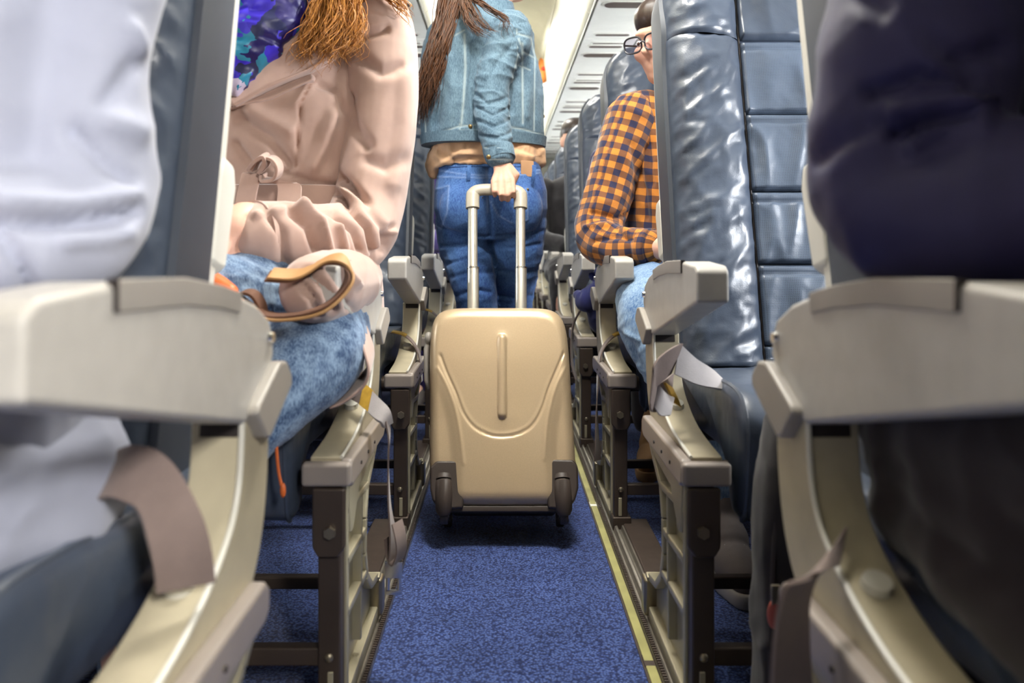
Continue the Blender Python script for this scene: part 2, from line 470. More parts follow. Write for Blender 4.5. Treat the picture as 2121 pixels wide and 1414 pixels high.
# ceiling: crown over the aisle, curved bin fronts, service panels under the bins
PZ = 1.62
cm = MB()
prof = [(-0.26, 1.97), (-0.2, 2.05), (-0.1, 2.085), (0, 2.095), (0.1, 2.085), (0.2, 2.05), (0.26, 1.97), (0.3, 1.99), (0.2, 2.10), (0, 2.13), (-0.2, 2.10), (-0.3, 1.99)]
cm.prism_y(prof, Y0, Y1)
ceil = build(cm, 'ceiling', M_cabin, angle=60); tagobj(ceil, 'cream cabin ceiling crown with bins and vented panels', None, kind='structure')
for s in (-1, 1):
    for k in range(7):
        ya, yb = -1.5+1.53*k, -1.5+1.53*k+1.522
        outer = [(0.33, PZ-0.004), (0.318, PZ+0.006), (0.312, 1.66), (0.30, 1.74), (0.285, 1.84), (0.268, 1.93), (0.262, 1.98)]
        pts = [(s*x, z) for x, z in outer]+[(s*0.50, 1.98), (s*0.50, PZ+0.02), (s*0.345, PZ+0.01)]
        build(MB().prism_y(pts, ya, yb), 'bin_door', M_cabin, ceil, angle=50)
    build(MB().box((min(s*0.345, s*1.42), Y0, PZ+0.03), (max(s*0.345, s*1.42), Y1, PZ+0.05)), 'bin_floor', M_panel, ceil)
    # vented service panels: one per seat row
    for k in range(11):
        ya = -0.42+0.78*k
        pn = build(MB().box((min(s*0.345, s*0.590), ya, PZ), (max(s*0.345, s*0.590), ya+0.774, PZ+0.02)), 'service_panel', M_panel, ceil, bevel=0.003)
        build(MB().box((min(s*0.60, s*1.38), ya, PZ+0.004), (max(s*0.60, s*1.38), ya+0.774, PZ+0.02)), 'lining_panel', M_panel, ceil, bevel=0.003)
        for (yc, hw, xa, xb) in ((0.28, 0.035, 0.375, 0.55), (0.70, 0.014, 0.39, 0.54), (0.06, 0.007, 0.395, 0.54), (0.12, 0.017, 0.385, 0.54)):
            for (grow, z0, z1, mt, nm) in ((0.007, PZ-0.004, PZ+0.004, M_panel, 'slot_rim'), (0.0, PZ-0.0055, PZ+0.004, M_slot, 'vent_slot')):
                h = hw+grow; pts = []
                for q in range(16):
                    a = 2*math.pi*q/16
                    cx = (xb-hw) if math.cos(a) > 0 else (xa+hw)
                    pts.append((s*(cx+h*math.cos(a)), ya+yc+h*math.sin(a)))
                n = 16
                mb = MB().add([(p[0], p[1], z0) for p in pts]+[(p[0], p[1], z1) for p in pts],
                              [tuple(range(n)), tuple(range(2*n-1, n-1, -1))]+[(i, (i+1) % n, (i+1) % n+n, i+n) for i in range(n)])
                build(mb, nm, mt, pn)
# rear bulkhead and an unseen panel added behind the camera to block light
bk = build(MB().box((-1.42, Y1, -0.02), (1.42, Y1+0.04, 2.12)), 'wall_back', M_cabin, smooth=False); tagobj(bk, 'cream rear bulkhead at the far end of the aisle', None, kind='structure')
wd = build(MB().box((0.37, -0.28, -0.02), (1.42, -0.25, 1.62)), 'wall_divider', M_cabin, bevel=0.008); tagobj(wd, 'cream class divider ahead of the first right row', None, kind='structure')
# round orange lamp lens on the right bin front
c = Vector((0.266, 5.35, 1.915))
o = build(MB().ellipsoid(c, (0.040, 0.07, 0.095), n=24, m=16), 'lamp_lens', M_orange, ceil); o['label'] = 'orange lens bulging from bin front'
build(MB().ellipsoid(c+Vector((0.0, -0.062, -0.01)), (0.020, 0.016, 0.016), n=14, m=8), 'lens_mark', M_red, o)

# ------------------------------------------------------------------ the seats
TILT = math.radians(14); ST, CT = math.sin(TILT), math.cos(TILT)
def arc_pts(pts, n):
    pts = np.array(pts, float); L = np.r_[0, np.cumsum(np.linalg.norm(np.diff(pts, axis=0), axis=1))]; L /= L[-1]
    return lambda t: (np.interp(t, L, pts[:, 0]), np.interp(t, L, pts[:, 1]))

def smooth_curve(pts, n=40):
    out = []; p = [Vector(q) for q in pts]; p = [2*p[0]-p[1]]+p+[2*p[-1]-p[-2]]; m = len(p)-3
    for i in range(n):
        t = i/(n-1)*m; k = min(int(t), m-1); t -= k
        a, b, c, d = p[k], p[k+1], p[k+2], p[k+3]
        out.append(0.5*((2*b)+(c-a)*t+(2*a-5*b+4*c-d)*t*t+(3*b-3*c+d-a)*t*t*t))
    return out

def make_seat(sx, label, hero):
    X = lambda x: sx*x
    def pr(mb, poly, xa, xb): return mb.prism(poly, min(X(xa), X(xb)), max(X(xa), X(xb)))
    def bx(mb, lo, hi): return mb.box((min(X(lo[0]), X(hi[0])), lo[1], lo[2]), (max(X(lo[0]), X(hi[0])), hi[1], hi[2]))
    root = thing('airline_seat', label, 'seat', (sx*0.72, 1.30, 0))
    # --- front legs, side frames
    for (xa, near) in ((0.243, True), (1.16, False)):
        lg = build(bx(bx(MB(), (xa+0.004, 1.085, 0.03), (xa+0.036, 1.115, 0.345)), (xa, 1.078, 0.006), (xa+0.044, 1.135, 0.040)), 'front_leg', M_gun, root, bevel=0.003)
        br = MB()
        br.prism_y([(X(xa-0.004), 0.345), (X(xa-0.004), 0.262), (X(xa+0.006), 0.248), (X(xa+0.034), 0.248), (X(xa+0.042), 0.262), (X(xa+0.042), 0.345)], 1.074, 1.086)
        build(br, 'leg_bracket', M_gun, lg, bevel=0.004)
        build(MB().hexbolt((X(xa+0.016), 1.074, 0.285), (0, -1, 0), 0.0085, 0.008), 'leg_bolt', M_bolt, lg, smooth=False)
        build(MB().ellipsoid((X(xa+0.020), 1.084, 0.105), (0.0065, 0.005, 0.0065), n=10, m=6), 'leg_rivet', M_bolt, lg)
        build(MB().box((min(X(xa+0.014), X(xa+0.022)), 1.082, 0.042), (max(X(xa+0.014), X(xa+0.022)), 1.087, 0.085)), 'leg_rib', M_cast, lg, bevel=0.001)
        fr = MB(); x0, x1 = xa+0.0, xa+0.026
        back = [(1.405, 0.352), (1.355, 0.318), (1.292, 0.285), (1.272, 0.235), (1.268, 0.180), (1.285, 0.135), (1.330, 0.100), (1.392, 0.088)]
        for a, b_ in zip(back[:-1], back[1:]): fr.bar_yz(a, b_, 0.014, X(x0), X(x1))
        fr.bar_yz((1.118, 0.345), (1.118, 0.02), 0.014, X(x0), X(x1))
        fr.bar_yz((1.118, 0.300), (1.293, 0.284), 0.013, X(x0), X(x1))
        fr.bar_yz((1.118, 0.225), (1.272, 0.216), 0.013, X(x0), X(x1))
        fr.bar_yz((1.118, 0.150), (1.282, 0.143), 0.013, X(x0), X(x1))
        fr.bar_yz((1.235, 0.290), (1.225, 0.06), 0.009, X(x0), X(x1))
        fr.bar_yz((1.118, 0.026), (1.40, 0.026), 0.022, X(x0), X(x1))
        fr.bar_yz((1.392, 0.092), (1.412, 0.03), 0.016, X(x0-0.003), X(x1))
        fr.prism([(1.118, 0.300), (1.293, 0.284), (1.268, 0.18), (1.285, 0.135), (1.395, 0.088), (1.405, 0.03), (1.118, 0.03)], X(xa+0.014), X(xa+0.019))
        sf = build(fr, 'side_frame', M_cast, root, bevel=0.0018, seg=1)
        up_ = MB(); up_.prism([(1.118, 0.350), (1.405, 0.350), (1.330, 0.322), (1.20, 0.310), (1.15, 0.262), (1.132, 0.262)], X(xa-0.002), X(xa+0.02))
        build(up_, 'side_bracket', M_cast, root, bevel=0.003)
        if near:
            build(bx(MB(), (xa-0.008, 1.385, 0.018), (xa+0.02, 1.420, 0.085)), 'track_foot', M_bolt, root, bevel=0.006)
    build(bx(MB(), (0.27, 1.092, 0.088), (1.17, 1.112, 0.114)), 'spreader_bar', M_gun, root, bevel=0.003)
    build(bx(MB(), (0.27, 1.378, 0.070), (1.17, 1.398, 0.092)), 'spreader_bar', M_gun, root, bevel=0.003)
    for (yy, zz) in ((1.15, 0.345), (1.42, 0.345)):
        build(MB().tube([(X(0.26), yy, zz), (X(1.30), yy, zz)], 0.019, n=16), 'seat_tube', M_gun, root)
    # --- side rail on the aisle side: beige top and grey bumper
    post = smooth_curve([(1.360, 0.530, 0), (1.357, 0.500, 0), (1.350, 0.472, 0), (1.332, 0.446, 0), (1.297, 0.423, 0), (1.248, 0.404, 0), (1.19, 0.392, 0), (1.093, 0.384, 0)], 26)
    rear = smooth_curve([(1.098, 0.352, 0), (1.25, 0.348, 0), (1.344, 0.352, 0), (1.384, 0.374, 0), (1.413, 0.409, 0), (1.430, 0.46, 0), (1.437, 0.530, 0)], 22)
    pl = [(p.x, p.y) for p in post]+[(p.x, p.y) for p in rear]
    po = build(pr(MB(), pl, 0.246, 0.292), 'armrest_post', M_post, root, bevel=0.0025)
    edge = MB(); edge.tube([(X(0.247), p.x-0.001, p.y) for p in post], 0.0026, n=8)
    build(edge, 'post_edge', M_shell, po)
    build(MB().tube([(X(0.270), 1.285, 0.414), (X(0.270), 1.281, 0.424)], [0.0125, 0.011], n=20), 'post_button', M_shell, po, angle=30)
    bump_poly = [(1.080, 0.350), (1.078, 0.372), (1.086, 0.383), (1.375, 0.383), (1.388, 0.372), (1.386, 0.352), (1.372, 0.345), (1.09, 0.343)]
    rl = build(pr(MB(), bump_poly, 0.230, 0.2475), 'side_bumper', M_cap, root, bevel=0.005, seg=3)
    bxm = MB(); bx(bxm, (0.231, 1.072, 0.347), (0.300, 1.093, 0.380))
    build(bxm, 'bumper_end', M_cap, rl, bevel=0.006, seg=3)
    for yy in (1.15, 1.21, 1.27):
        build(MB().tube([(X(0.2285), yy, 0.361), (X(0.232), yy, 0.361)], 0.0028, n=8), 'bumper_screw', M_black, rl)
    # --- aisle armrest
    arm_poly = [(1.045, 0.606), (1.046, 0.648), (1.058, 0.656), (1.13, 0.660), (1.23, 0.657), (1.32, 0.645), (1.39, 0.628), (1.428, 0.611), (1.441, 0.592),
                (1.441, 0.575), (1.398, 0.536), (1.372, 0.527), (1.355, 0.527)]
    def armrest(xa, xb, par_x):
        a = build(pr(MB(), arm_poly, xa, xb), 'armrest', M_arm, root, bevel=0.005, seg=3)
        for xs in ((xa-0.0015, xa+0.004),):
            lid = [(1.13, 0.662), (1.23, 0.659), (1.30, 0.650), (1.345, 0.6415), (1.341, 0.624), (1.295, 0.632), (1.23, 0.639), (1.13, 0.642)]
            build(pr(MB(), lid, xs[0], xs[1]), 'ashtray_lid', M_arm2, a, bevel=0.0012, seg=1)
            build(pr(MB(), [(1.128, 0.662), (1.131, 0.662), (1.131, 0.643), (1.128, 0.643)], xs[0]-0.0004, xs[1]), 'lid_seam', M_black, a)
        fpoly = [(1.430, 0.570), (1.452, 0.568), (1.470, 0.552), (1.470, 0.540), (1.398, 0.505), (1.388, 0.507), (1.360, 0.535), (1.366, 0.542)]
        build(pr(MB(), fpoly, xa-0.010, xa+0.006), 'hinge_cover', M_arm2, a, bevel=0.003)
        build(MB().tube([(X(xa-0.004), 1.426, 0.594), (X(xa+0.002), 1.426, 0.594)], [0.005, 0.0062], n=14), 'hinge_pin', M_chrome, a)
        build(pr(MB(), [(1.358, 0.515), (1.43, 0.515), (1.43, 0.56), (1.362, 0.545)], xa+0.006, xb-0.004), 'hinge_block', M_black, a)
        return a
    armrest(0.243, 0.288, 0)
    # far (window) armrests: plain pair
    for xc in (0.795, 1.30):
        build(pr(MB(), arm_poly, xc-0.012, xc+0.030), 'armrest', M_arm, root, bevel=0.005)
        build(pr(MB(), pl, xc-0.008, xc+0.026), 'armrest_post', M_post, root, bevel=0.002)
    # --- two places: cushion and backrest
    for place in range(2):
        xo = 0.315+place*0.495; W = 0.470
        def T(x, h, d): return Vector((X(xo+x), 1.52+h*ST-d*CT, 0.44+h*CT+d*ST))
        # cushion
        prof = smooth_curve([(1.555, 0.452, 0), (1.45, 0.452, 0), (1.32, 0.460, 0), (1.20, 0.472, 0), (1.135, 0.470, 0), (1.098, 0.452, 0), (1.082, 0.420, 0), (1.086, 0.36, 0), (1.098, 0.305, 0), (1.112, 0.288, 0)], 40)
        low = [Vector((1.128, 0.300, 0)), Vector((1.135, 0.345, 0)), Vector((1.18, 0.368, 0)), Vector((1.35, 0.368, 0)), Vector((1.55, 0.375, 0))]
        ring = prof+low; cc = sum(ring, Vector())/len(ring)
        rings = []
        for t in (0, 0.006, 0.016, 0.03, 0.06, 0.12, 0.2, 0.3, 0.4, 0.5, 0.6, 0.7, 0.8, 0.88, 0.94, 0.97, 0.984, 0.994, 1.0):
            e = min(t, 1-t); ins = 0.016*max(0, 1-e/0.03)**2
            crown = 0.006*math.sin(math.pi*t)
            rr = []
            for k, p in enumerate(ring):
                q = p+(cc-p).normalized()*ins
                z = q.y+(crown if k < 16 else 0)-(0.010*math.exp(-((t-0.28)/0.03)**2)+0.010*math.exp(-((t-0.72)/0.03)**2))*(0.5 if 4 < k < 22 else 0)
                rr.append((X(xo+t*W), q.x, z))
            rings.append(rr)
        cu = build(MB().loft(rings), 'seat_cushion', M_leather, root, angle=70)
        for tx in (0.012, 0.458):
            build(MB().tube([(X(xo+tx), p.x+0.004, p.y-0.002) for p in prof[8:]], 0.0042, n=6), 'piping', M_leather, cu)
        for tx in (0.28, 0.72):
            build(MB().tube([(X(xo+tx*W), p.x+0.001, p.y-0.0035) for p in prof[3:24]], 0.0028, n=6), 'stitch_seam', M_black, cu)
        # backrest
        core = MB()
        hh = [(0.0, 0.012), (0.02, 0.004), (0.78, 0.004), (0.86, 0.012), (0.90, 0.035), (0.918, 0.07)]
        rg = []
        for h, ins in hh:
            dd = -0.002-0.02*max(0, (h-0.84)/0.078); rg.append([T(ins, h, dd), T(W-ins, h, dd), T(W-ins, h, -0.09), T(ins, h, -0.09)])
        bk_ = build(core.loft(rg), 'backrest', M_leather, root, bevel=0.004)
        if place == 0 or True:
            side = [(0.006, -0.088), (-0.001, -0.060), (-0.004, -0.02), (0.002, 0.012), (0.022, 0.034), (0.055, 0.044), (0.095, 0.043), (0.130, 0.030), (0.149, 0.010), (0.153, -0.006)]
            sm = smooth_curve([(a, b_, 0) for a, b_ in side], 44)
            def emit(x, h, d, nu, nv):
                co = np.stack([sx*(xo+x), 1.52+h*ST-d*CT, 0.44+h*CT+d*ST], -1).reshape(-1, 3)
                mb = MB(); mb.v = [tuple(p) for p in co.tolist()]
                mb.f = [(j*nu+i, j*nu+i+1, (j+1)*nu+i+1, (j+1)*nu+i) for j in range(nv-1) for i in range(nu-1)]
                return mb
            def nz(a, b_, c_, seed, k):
                return warp_noise(np.stack([a, b_, c_], -1).reshape(-1, 3), seed, k).reshape(a.shape)
            def bol(mirror, h0, h1, seed, top=False):
                nu, nv = 44, (34 if top else 84)
                sm_x = np.array([q.x for q in sm]); sm_d = np.array([q.y for q in sm])
                h = np.linspace(h0, h1, nv)[:, None]+np.zeros((1, nu)); x = sm_x[None, :]+np.zeros((nv, 1)); d = sm_d[None, :]+np.zeros((nv, 1))
                e0 = np.minimum(1, (h-h0)/0.006); e1 = np.minimum(1, (h1-h)/(0.045 if top else 0.006))
                fl0, fl1 = (0.82, 0.0) if top else (0.0, 0.82)
                k = (fl0+(1-fl0)*np.sqrt(np.maximum(0, 1-(1-e0)**2)))*(fl1+(1-fl1)*np.sqrt(np.maximum(0, 1-(1-e1)**2)))
                d = np.where(d > 0, d*k-(1-k)*0.008, d)
                if top:
                    tt = np.maximum(0, (h-0.80)/0.115); x = x+(0.060*tt**2.2)*(1-x/0.153); d = d-0.012*tt**2
                s_ = np.clip((d-0.002)/0.012, 0, 1)*k
                # long drag lines running down across the bolster, finer crinkles between
                ca, sa = 0.82, 0.57
                p1 = x*ca+h*sa; p2 = -x*sa+h*ca
                n1 = nz(p1*1.0+seed, p2*2.2, d*0, 5+seed, 30); n2 = nz(p1+seed*2, p2*1.6, d*0, 15+seed, 62); n3 = nz(x*1.2, h*0.7+seed, d*0, 25+seed, 120)
                r = lambda n: (1-np.minimum(1, np.abs(n)*2.2))**1.5
                d = d+(0.0065*r(n1)+0.0042*r(n2)+0.0013*r(n3)-0.003)*s_
                if mirror: x = W-x
                return emit(x, h, d, nu, nv)
            for mir in (False, True):
                build(bol(mir, 0.0, 0.703, 2 if mir else 1), 'bolster', M_leather, bk_, angle=None)
                build(bol(mir, 0.7045, 0.918, 3, True), 'headrest_bolster', M_leather, bk_, angle=None)
            seams = [0.0, 0.050, 0.212, 0.364, 0.534, 0.700]
            def cen(h0, h1, seed, top=False):
                x0, x1 = 0.156, W-0.156; nu, nv = 36, 34
                a = np.linspace(0, 1, nu)[None, :]+np.zeros((nv, 1)); t = np.linspace(0, 1, nv)[:, None]+np.zeros((1, nu))
                x = x0+(x1-x0)*a; h = h0+(h1-h0)*t
                ex = np.minimum(1, np.minimum(a, 1-a)*(x1-x0)/0.006); e0 = np.minimum(1, (h-h0)/0.006); e1 = np.minimum(1, (h1-h)/(0.045 if top else 0.006))
                k = np.sqrt(np.maximum(0, 1-(1-ex)**2))*np.sqrt(np.maximum(0, 1-(1-e0)**2))*np.sqrt(np.maximum(0, 1-(1-e1)**2))
                d = 0.002+0.010*k+0.006*np.sin(np.pi*t)*np.sin(np.pi*a)
                if not top and h1-h0 > 0.1: d = d-0.0050*np.exp(-((h1-0.021-h)/0.0030)**2)-0.002*(h < h1-0.021)
                if top: d = d-0.02*np.maximum(0, (h-0.80)/0.115)**2
                n = nz(x*1.5+seed, h*0.6-0.35*x, h*0, 40+seed, 46)
                d = d+0.0080*(1-np.minimum(1, np.abs(n)*1.6))*k*np.where(h < h1-0.024, 1, 0.2)
                return emit(x, h, d, nu, nv)
            for q in range(5):
                build(cen(seams[q]+0.001, seams[q+1]-0.001, q), 'center_panel', M_leather_perf, bk_, angle=None)
            build(cen(0.7045, 0.918, 7, True), 'headrest_panel', M_leather, bk_, angle=None)
            # stitching lines
            for xx in (0.154, W-0.154):
                build(MB().tube([T(xx, h, 0.004) for h in np.linspace(0.01, 0.90, 20)], 0.0022, n=6), 'stitch_seam', M_black, bk_)
        for mir in (False, True):
            pts = []
            trm = MB(); rgs = []
            for h in np.linspace(-0.01, 0.90, 40):
                w = 0.018+0.012*math.exp(-((h-0.73)/0.05)**2)-0.010*max(0, (h-0.82)/0.08)
                sh = 0.055*max(0, (h-0.80)/0.115)**2.2
                xs = [(-0.010+sh, -0.098), (-0.012+sh, -0.045), (-0.011+sh, -0.045+w+0.02), (0.004+sh, -0.045+w+0.022), (0.006+sh, -0.098)]
                rgs.append([T((W-x) if mir else x, h, d) for x, d in xs])
            build(trm.loft(rgs), 'side_trim', M_trim, bk_, angle=35)
        # cream shell on the rear of the back, with pocket and folded table
        sh_ = MB(); rg = []
        for h, ins, dd in ((-0.03, 0.02, -0.112), (-0.01, -0.003, -0.125), (0.30, -0.006, -0.132), (0.75, -0.005, -0.128), (0.84, 0.010, -0.120), (0.885, 0.05, -0.112)):
            rg.append([T(ins, h, -0.088), T(W-ins, h, -0.088), T(W-ins, h, dd), T(ins, h, dd)])
        shl = build(sh_.loft(rg), 'back_shell', M_shell, root, bevel=0.006)
        tb = MB(); tb.loft([[T(0.05, h, -0.126), T(W-0.05, h, -0.126), T(W-0.05, h, -0.148), T(0.05, h, -0.148)] for h in (0.36, 0.60)])
        build(tb, 'tray_table', M_arm, shl, bevel=0.006)
        pk = MB(); pk.loft([[T(0.05, h, -0.126), T(W-0.05, h, -0.126), T(W-0.05, h, -0.126-q), T(0.05, h, -0.126-q)] for h, q in ((0.03, 0.012), (0.12, 0.032), (0.29, 0.022))])
        build(pk, 'seat_pocket', M_leather, shl, bevel=0.004)
        for mir in (False, True):
            lg_ = MB(); rgs = []
            for h, d0, d1, xx in ((0.245, -0.135, -0.120, 0.0), (0.26, -0.150, -0.108, -0.009), (0.36, -0.158, -0.106, -0.010), (0.385, -0.150, -0.115, -0.009), (0.392, -0.14, -0.125, 0)):
                rgs.append([T((W-x) if mir else x, h, d) for x, d in ((xx, d0), (xx, d1), (0.02, d1), (0.02, d0))])
            build(lg_.loft(rgs), 'tray_arm', M_shell, shl, bevel=0.004)
    return root

ROWDY = {1: -0.685, 2: 0.0, 3: 0.755, 4: 1.51, 5: 2.28, 6: 3.05, 7: 3.82, 8: 4.59, 9: 5.36}
LAB = {(-1, 1): 'blue leather seat pair nearest the camera on the left, under passenger in pale shirt',
       (-1, 2): 'blue leather seat pair on the left holding the woman in the beige coat',
       (-1, 3): 'empty blue leather seat pair on the left directly behind the beige coat',
       (-1, 4): 'blue leather seat pair on the left beside the jeans of the standing woman',
       (-1, 5): 'blue leather seat pair on the left holding the passenger in purple',
       (-1, 6): 'farthest blue leather seat pair on the left, behind the standing woman',
       (1, 1): 'blue leather seat pair nearest the camera on the right, under navy suited passenger',
       (1, 2): 'empty blue leather seat pair on the right with a belt looped on its cushion',
       (1, 3): 'blue leather seat pair on the right holding the man in the plaid shirt',
       (1, 4): 'blue leather seat pair on the right directly behind the plaid shirted man',
       (1, 5): 'fifth blue leather seat pair from the camera on the right',
       (1, 6): 'blue leather seat pair on the right holding the passenger in the dark jacket',
       (1, 7): 'seventh blue leather seat pair from the camera on the right',
       (1, 8): 'second farthest blue leather seat pair on the right of the aisle',
       (1, 9): 'farthest blue leather seat pair on the right of the aisle'}
SEAT = {}
for sx in (-1, 1):
    proto = make_seat(sx, LAB[(sx, 2)], True); proto['group'] = 'airline seat pairs'
    SEAT[(sx, 2)] = proto
    for r in range(1, 10):
        if r == 2 or (sx, r) not in LAB: continue
        c = copy_tree(proto); c.location = proto.location+Vector((0, ROWDY[r], 0)); c['label'] = LAB[(sx, r)]
        SEAT[(sx, r)] = c; ORG[c.name] = Vector(c.location)

for (sx, r), root in SEAT.items():
    dy = {1: -0.13, 2: -0.03}.get(r, 0.0); dx = {1: 0.040, 2: 0.018}.get(r, 0.0)*sx
    for ch in root.children:
        if ch.name.split('.')[0] in ('backrest', 'back_shell'): ch.location.y = dy; ch.location.x = dx

# ------------------------------------------------------------------ the suitcase
SUT = math.radians(22); SS, SC = math.sin(SUT), math.cos(SUT)
SB = Vector((-0.016, 1.735, 0.098))
def S(x, h, n): return Vector((SB.x+x-0.030*h, SB.y+h*SS-n*SC, SB.z+h*SC+n*SS))
def Sinv(u, v):                       # point of the front face seen at (u, v)
    d = Vector(((u-CU)/FPX, 1, -(v-CV)/FPX)); o = Vector((CAMX, 0, CAMZ)); nn = Vector((0, -SC, SS))
    t = (SB-o).dot(nn)/d.dot(nn); q = o+d*t-SB
    h = q.y*SS+q.z*SC
    return (q.x+0.030*h, h)
M_case = plain('champagne_shell', srgb(202, 178, 144), 0.36, metal=0.3, var=0.03, vscale=300, bmp=0.05, bscale=700, coat=0.15)
M_caseblk = plain('case_black', srgb(66, 56, 50), 0.5, var=0.08, bmp=0.1, bscale=500)
M_tubealu = plain('handle_alu', srgb(222, 220, 210), 0.28, metal=0.85, var=0.04)
M_grip = plain('handle_grip', srgb(184, 176, 160), 0.38, var=0.04)
case = thing('suitcase', 'champagne hard shell cabin suitcase pulled along the aisle', 'suitcase', (SB.x, 1.86, 0))
WC, HC, DC = 0.342, 0.476, 0.185
def outline(th):                      # rounded rectangle by direction
    c, s_ = math.cos(th), math.sin(th)
    a, b_ = WC/2, HC/2; e = 7.0
    r = (abs(c/a)**e+abs(s_/b_)**e)**(-1/e)
    return r*c, r*s_
gro = [Sinv(*p) for p in smooth_curve([(912, 735, 0), (925, 770, 0), (945, 815, 0), (960, 855, 0), (982, 884, 0), (1012, 900, 0), (1042, 904, 0), (1075, 898, 0), (1103, 880, 0), (1122, 848, 0), (1136, 806, 0), (1153, 765, 0), (1168, 730, 0)], 60)] if False else \
      [Sinv(p.x, p.y) for p in smooth_curve([(912, 735, 0), (925, 770, 0), (945, 815, 0), (960, 855, 0), (982, 884, 0), (1012, 900, 0), (1042, 904, 0), (1075, 898, 0), (1103, 880, 0), (1122, 848, 0), (1136, 806, 0), (1153, 765, 0), (1168, 730, 0)], 60)]
rdL = [Sinv(p.x, p.y) for p in smooth_curve([(906, 762, 0), (926, 800, 0), (944, 850, 0), (954, 905, 0), (960, 960, 0)], 24)]
rdR = [Sinv(p.x, p.y) for p in smooth_curve([(1172, 760, 0), (1152, 800, 0), (1138, 850, 0), (1131, 900, 0), (1128, 950, 0)], 24)]
rg0, rg1 = Sinv(1040, 702), Sinv(1040, 858)
nth, ns = 320, 80
th = np.linspace(0, 2*np.pi, nth, endpoint=False)
ol_ = np.array([outline(t) for t in th])
sr = np.concatenate([np.linspace(0.004, 0.90, 62), np.linspace(0.905, 1.0, 18)])
front = []
XX = (ol_[None, :, 0]*sr[:, None]); HH = (ol_[None, :, 1]*sr[:, None])+HC/2
q = np.abs(XX/(WC/2))**5+np.abs((HH-HC/2)/(HC/2))**5
e_ = np.clip((sr-0.86)/0.14, 0, 1)[:, None]+0*XX
NN = 0.006*(1-(XX/(WC/2))**2)*(1-((HH-HC/2)/(HC/2))**2)-0.034*(1-np.sqrt(np.maximum(0, 1-e_**2)))
fx, fh = XX.ravel(), HH.ravel()
def pd(pts): return poly_dist(fx, fh, pts).reshape(XX.shape)
NN = NN-0.0036*np.exp(-(pd(gro)/0.0026)**2)
poly = gro
def inside(px, py, pts):
    r = np.zeros(len(px), bool); n = len(pts)
    for i in range(n):
        x1, y1 = pts[i]; x2, y2 = pts[(i+1) % n]
        c = ((y1 > py) != (y2 > py)) & (px < (x2-x1)*(py-y1)/(y2-y1+1e-12)+x1); r ^= c
    return r
dg_ = pd(gro); ins_ = inside(fx, fh, gro).reshape(XX.shape)
NN = NN-0.0022*np.where(ins_, np.clip(dg_/0.012, 0, 1), 0)*np.clip((min(gro[0][1], gro[-1][1])-0.01-HH)/0.10, 0, 1)
for rd in (rdL, rdR): NN = NN+0.0016*np.exp(-(pd(rd)/0.0035)**2)
# side flanks fall away outside the crest lines
for rd, sg in ((rdL, -1), (rdR, 1)):
    pts = np.array(rd); xi = np.interp(-fh, -pts[:, 1], pts[:, 0]).reshape(XX.shape)
    out = np.clip((XX-xi)*sg/0.03, 0, 1); NN = NN-0.007*out*out*(3-2*out)*np.clip((0.34-HH)/0.14, 0, 1)
dr = pd([rg0, rg1])
NN = NN+0.0075*np.sqrt(np.maximum(0, 1-(dr/0.0105)**2))+0.0016*np.exp(-(dr/0.016)**2)
mb = MB()
for k in range(len(sr)):
    mb.v += [tuple(S(XX[k, i], HH[k, i], NN[k, i])) for i in range(nth)]
walls = [(-0.050, 1.001), (-0.088, 1.001)]
for n_, s_ in walls: mb.v += [tuple(S(ol_[i, 0]*s_, ol_[i, 1]*s_+HC/2, n_)) for i in range(nth)]
tot = len(sr)+len(walls)
mb.f = [(k*nth+i, k*nth+(i+1) % nth, (k+1)*nth+(i+1) % nth, (k+1)*nth+i) for k in range(tot-1) for i in range(nth)]+[tuple(range(nth))]
build(mb, 'front_shell', M_case, case, angle=None)
rings = []
for n_, s_ in ((-0.098, 1.001), (-0.130, 1.001), (-0.160, 0.985), (-0.178, 0.95), (-0.185, 0.88), (-0.186, 0.3)):
    rings.append([S(ol_[i, 0]*s_, ol_[i, 1]*s_+HC/2, n_) for i in range(0, nth, 4)])
build(MB().loft(rings), 'back_shell', M_case, case, angle=50)
rings = [[S(ol_[i, 0]*s_, ol_[i, 1]*s_+HC/2, n_) for i in range(0, nth, 4)] for n_, s_ in ((-0.087, 0.985), (-0.0875, 1.006), (-0.0985, 1.006), (-0.099, 0.985))]
build(MB().loft(rings), 'zipper_band', M_caseblk, case, angle=30)
# corner guards with caster housings
for sg, px in ((-1, [(888, 1012), (888, 968), (902, 954), (948, 954), (960, 964), (962, 1010), (958, 1046)]), (1, [(1201, 1010), (1201, 966), (1190, 952), (1146, 951), (1135, 962), (1133, 1005), (1136, 1046)])):
    pts = [Sinv(*p) for p in px]; pts = pts+[(pts[-1][0], -0.004), (sg*(WC/2-0.035), -0.006), (sg*(WC/2-0.008), 0.012)]
    pts = [(max(-WC/2-0.004, min(WC/2+0.004, a)), b_) for a, b_ in pts]
    m = MB(); n = len(pts)
    m.add([S(a, b_, -0.060) for a, b_ in pts]+[S(a*0.985, b_+0.001, -0.002) for a, b_ in pts],
          [tuple(range(n)), tuple(range(2*n-1, n-1, -1))]+[(i, (i+1) % n, (i+1) % n+n, i+n) for i in range(n)])
    g = build(m, 'corner_guard', M_caseblk, case, bevel=0.006, seg=3)
    xh = sg*(WC/2-0.036)
    hs = MB().tube([S(xh, 0.055, -0.020), S(xh, 0.052, -0.012), S(xh, 0.02, -0.008), S(xh, -0.006, -0.010), S(xh, -0.016, -0.012)], [0.020, 0.0215, 0.0205, 0.019, 0.014], n=20)
    hs.tube([S(xh, 0.066, -0.02), S(xh, 0.056, -0.016)], [0.024, 0.024], n=20)
    build(hs, 'caster_housing', M_caseblk, g, angle=45)
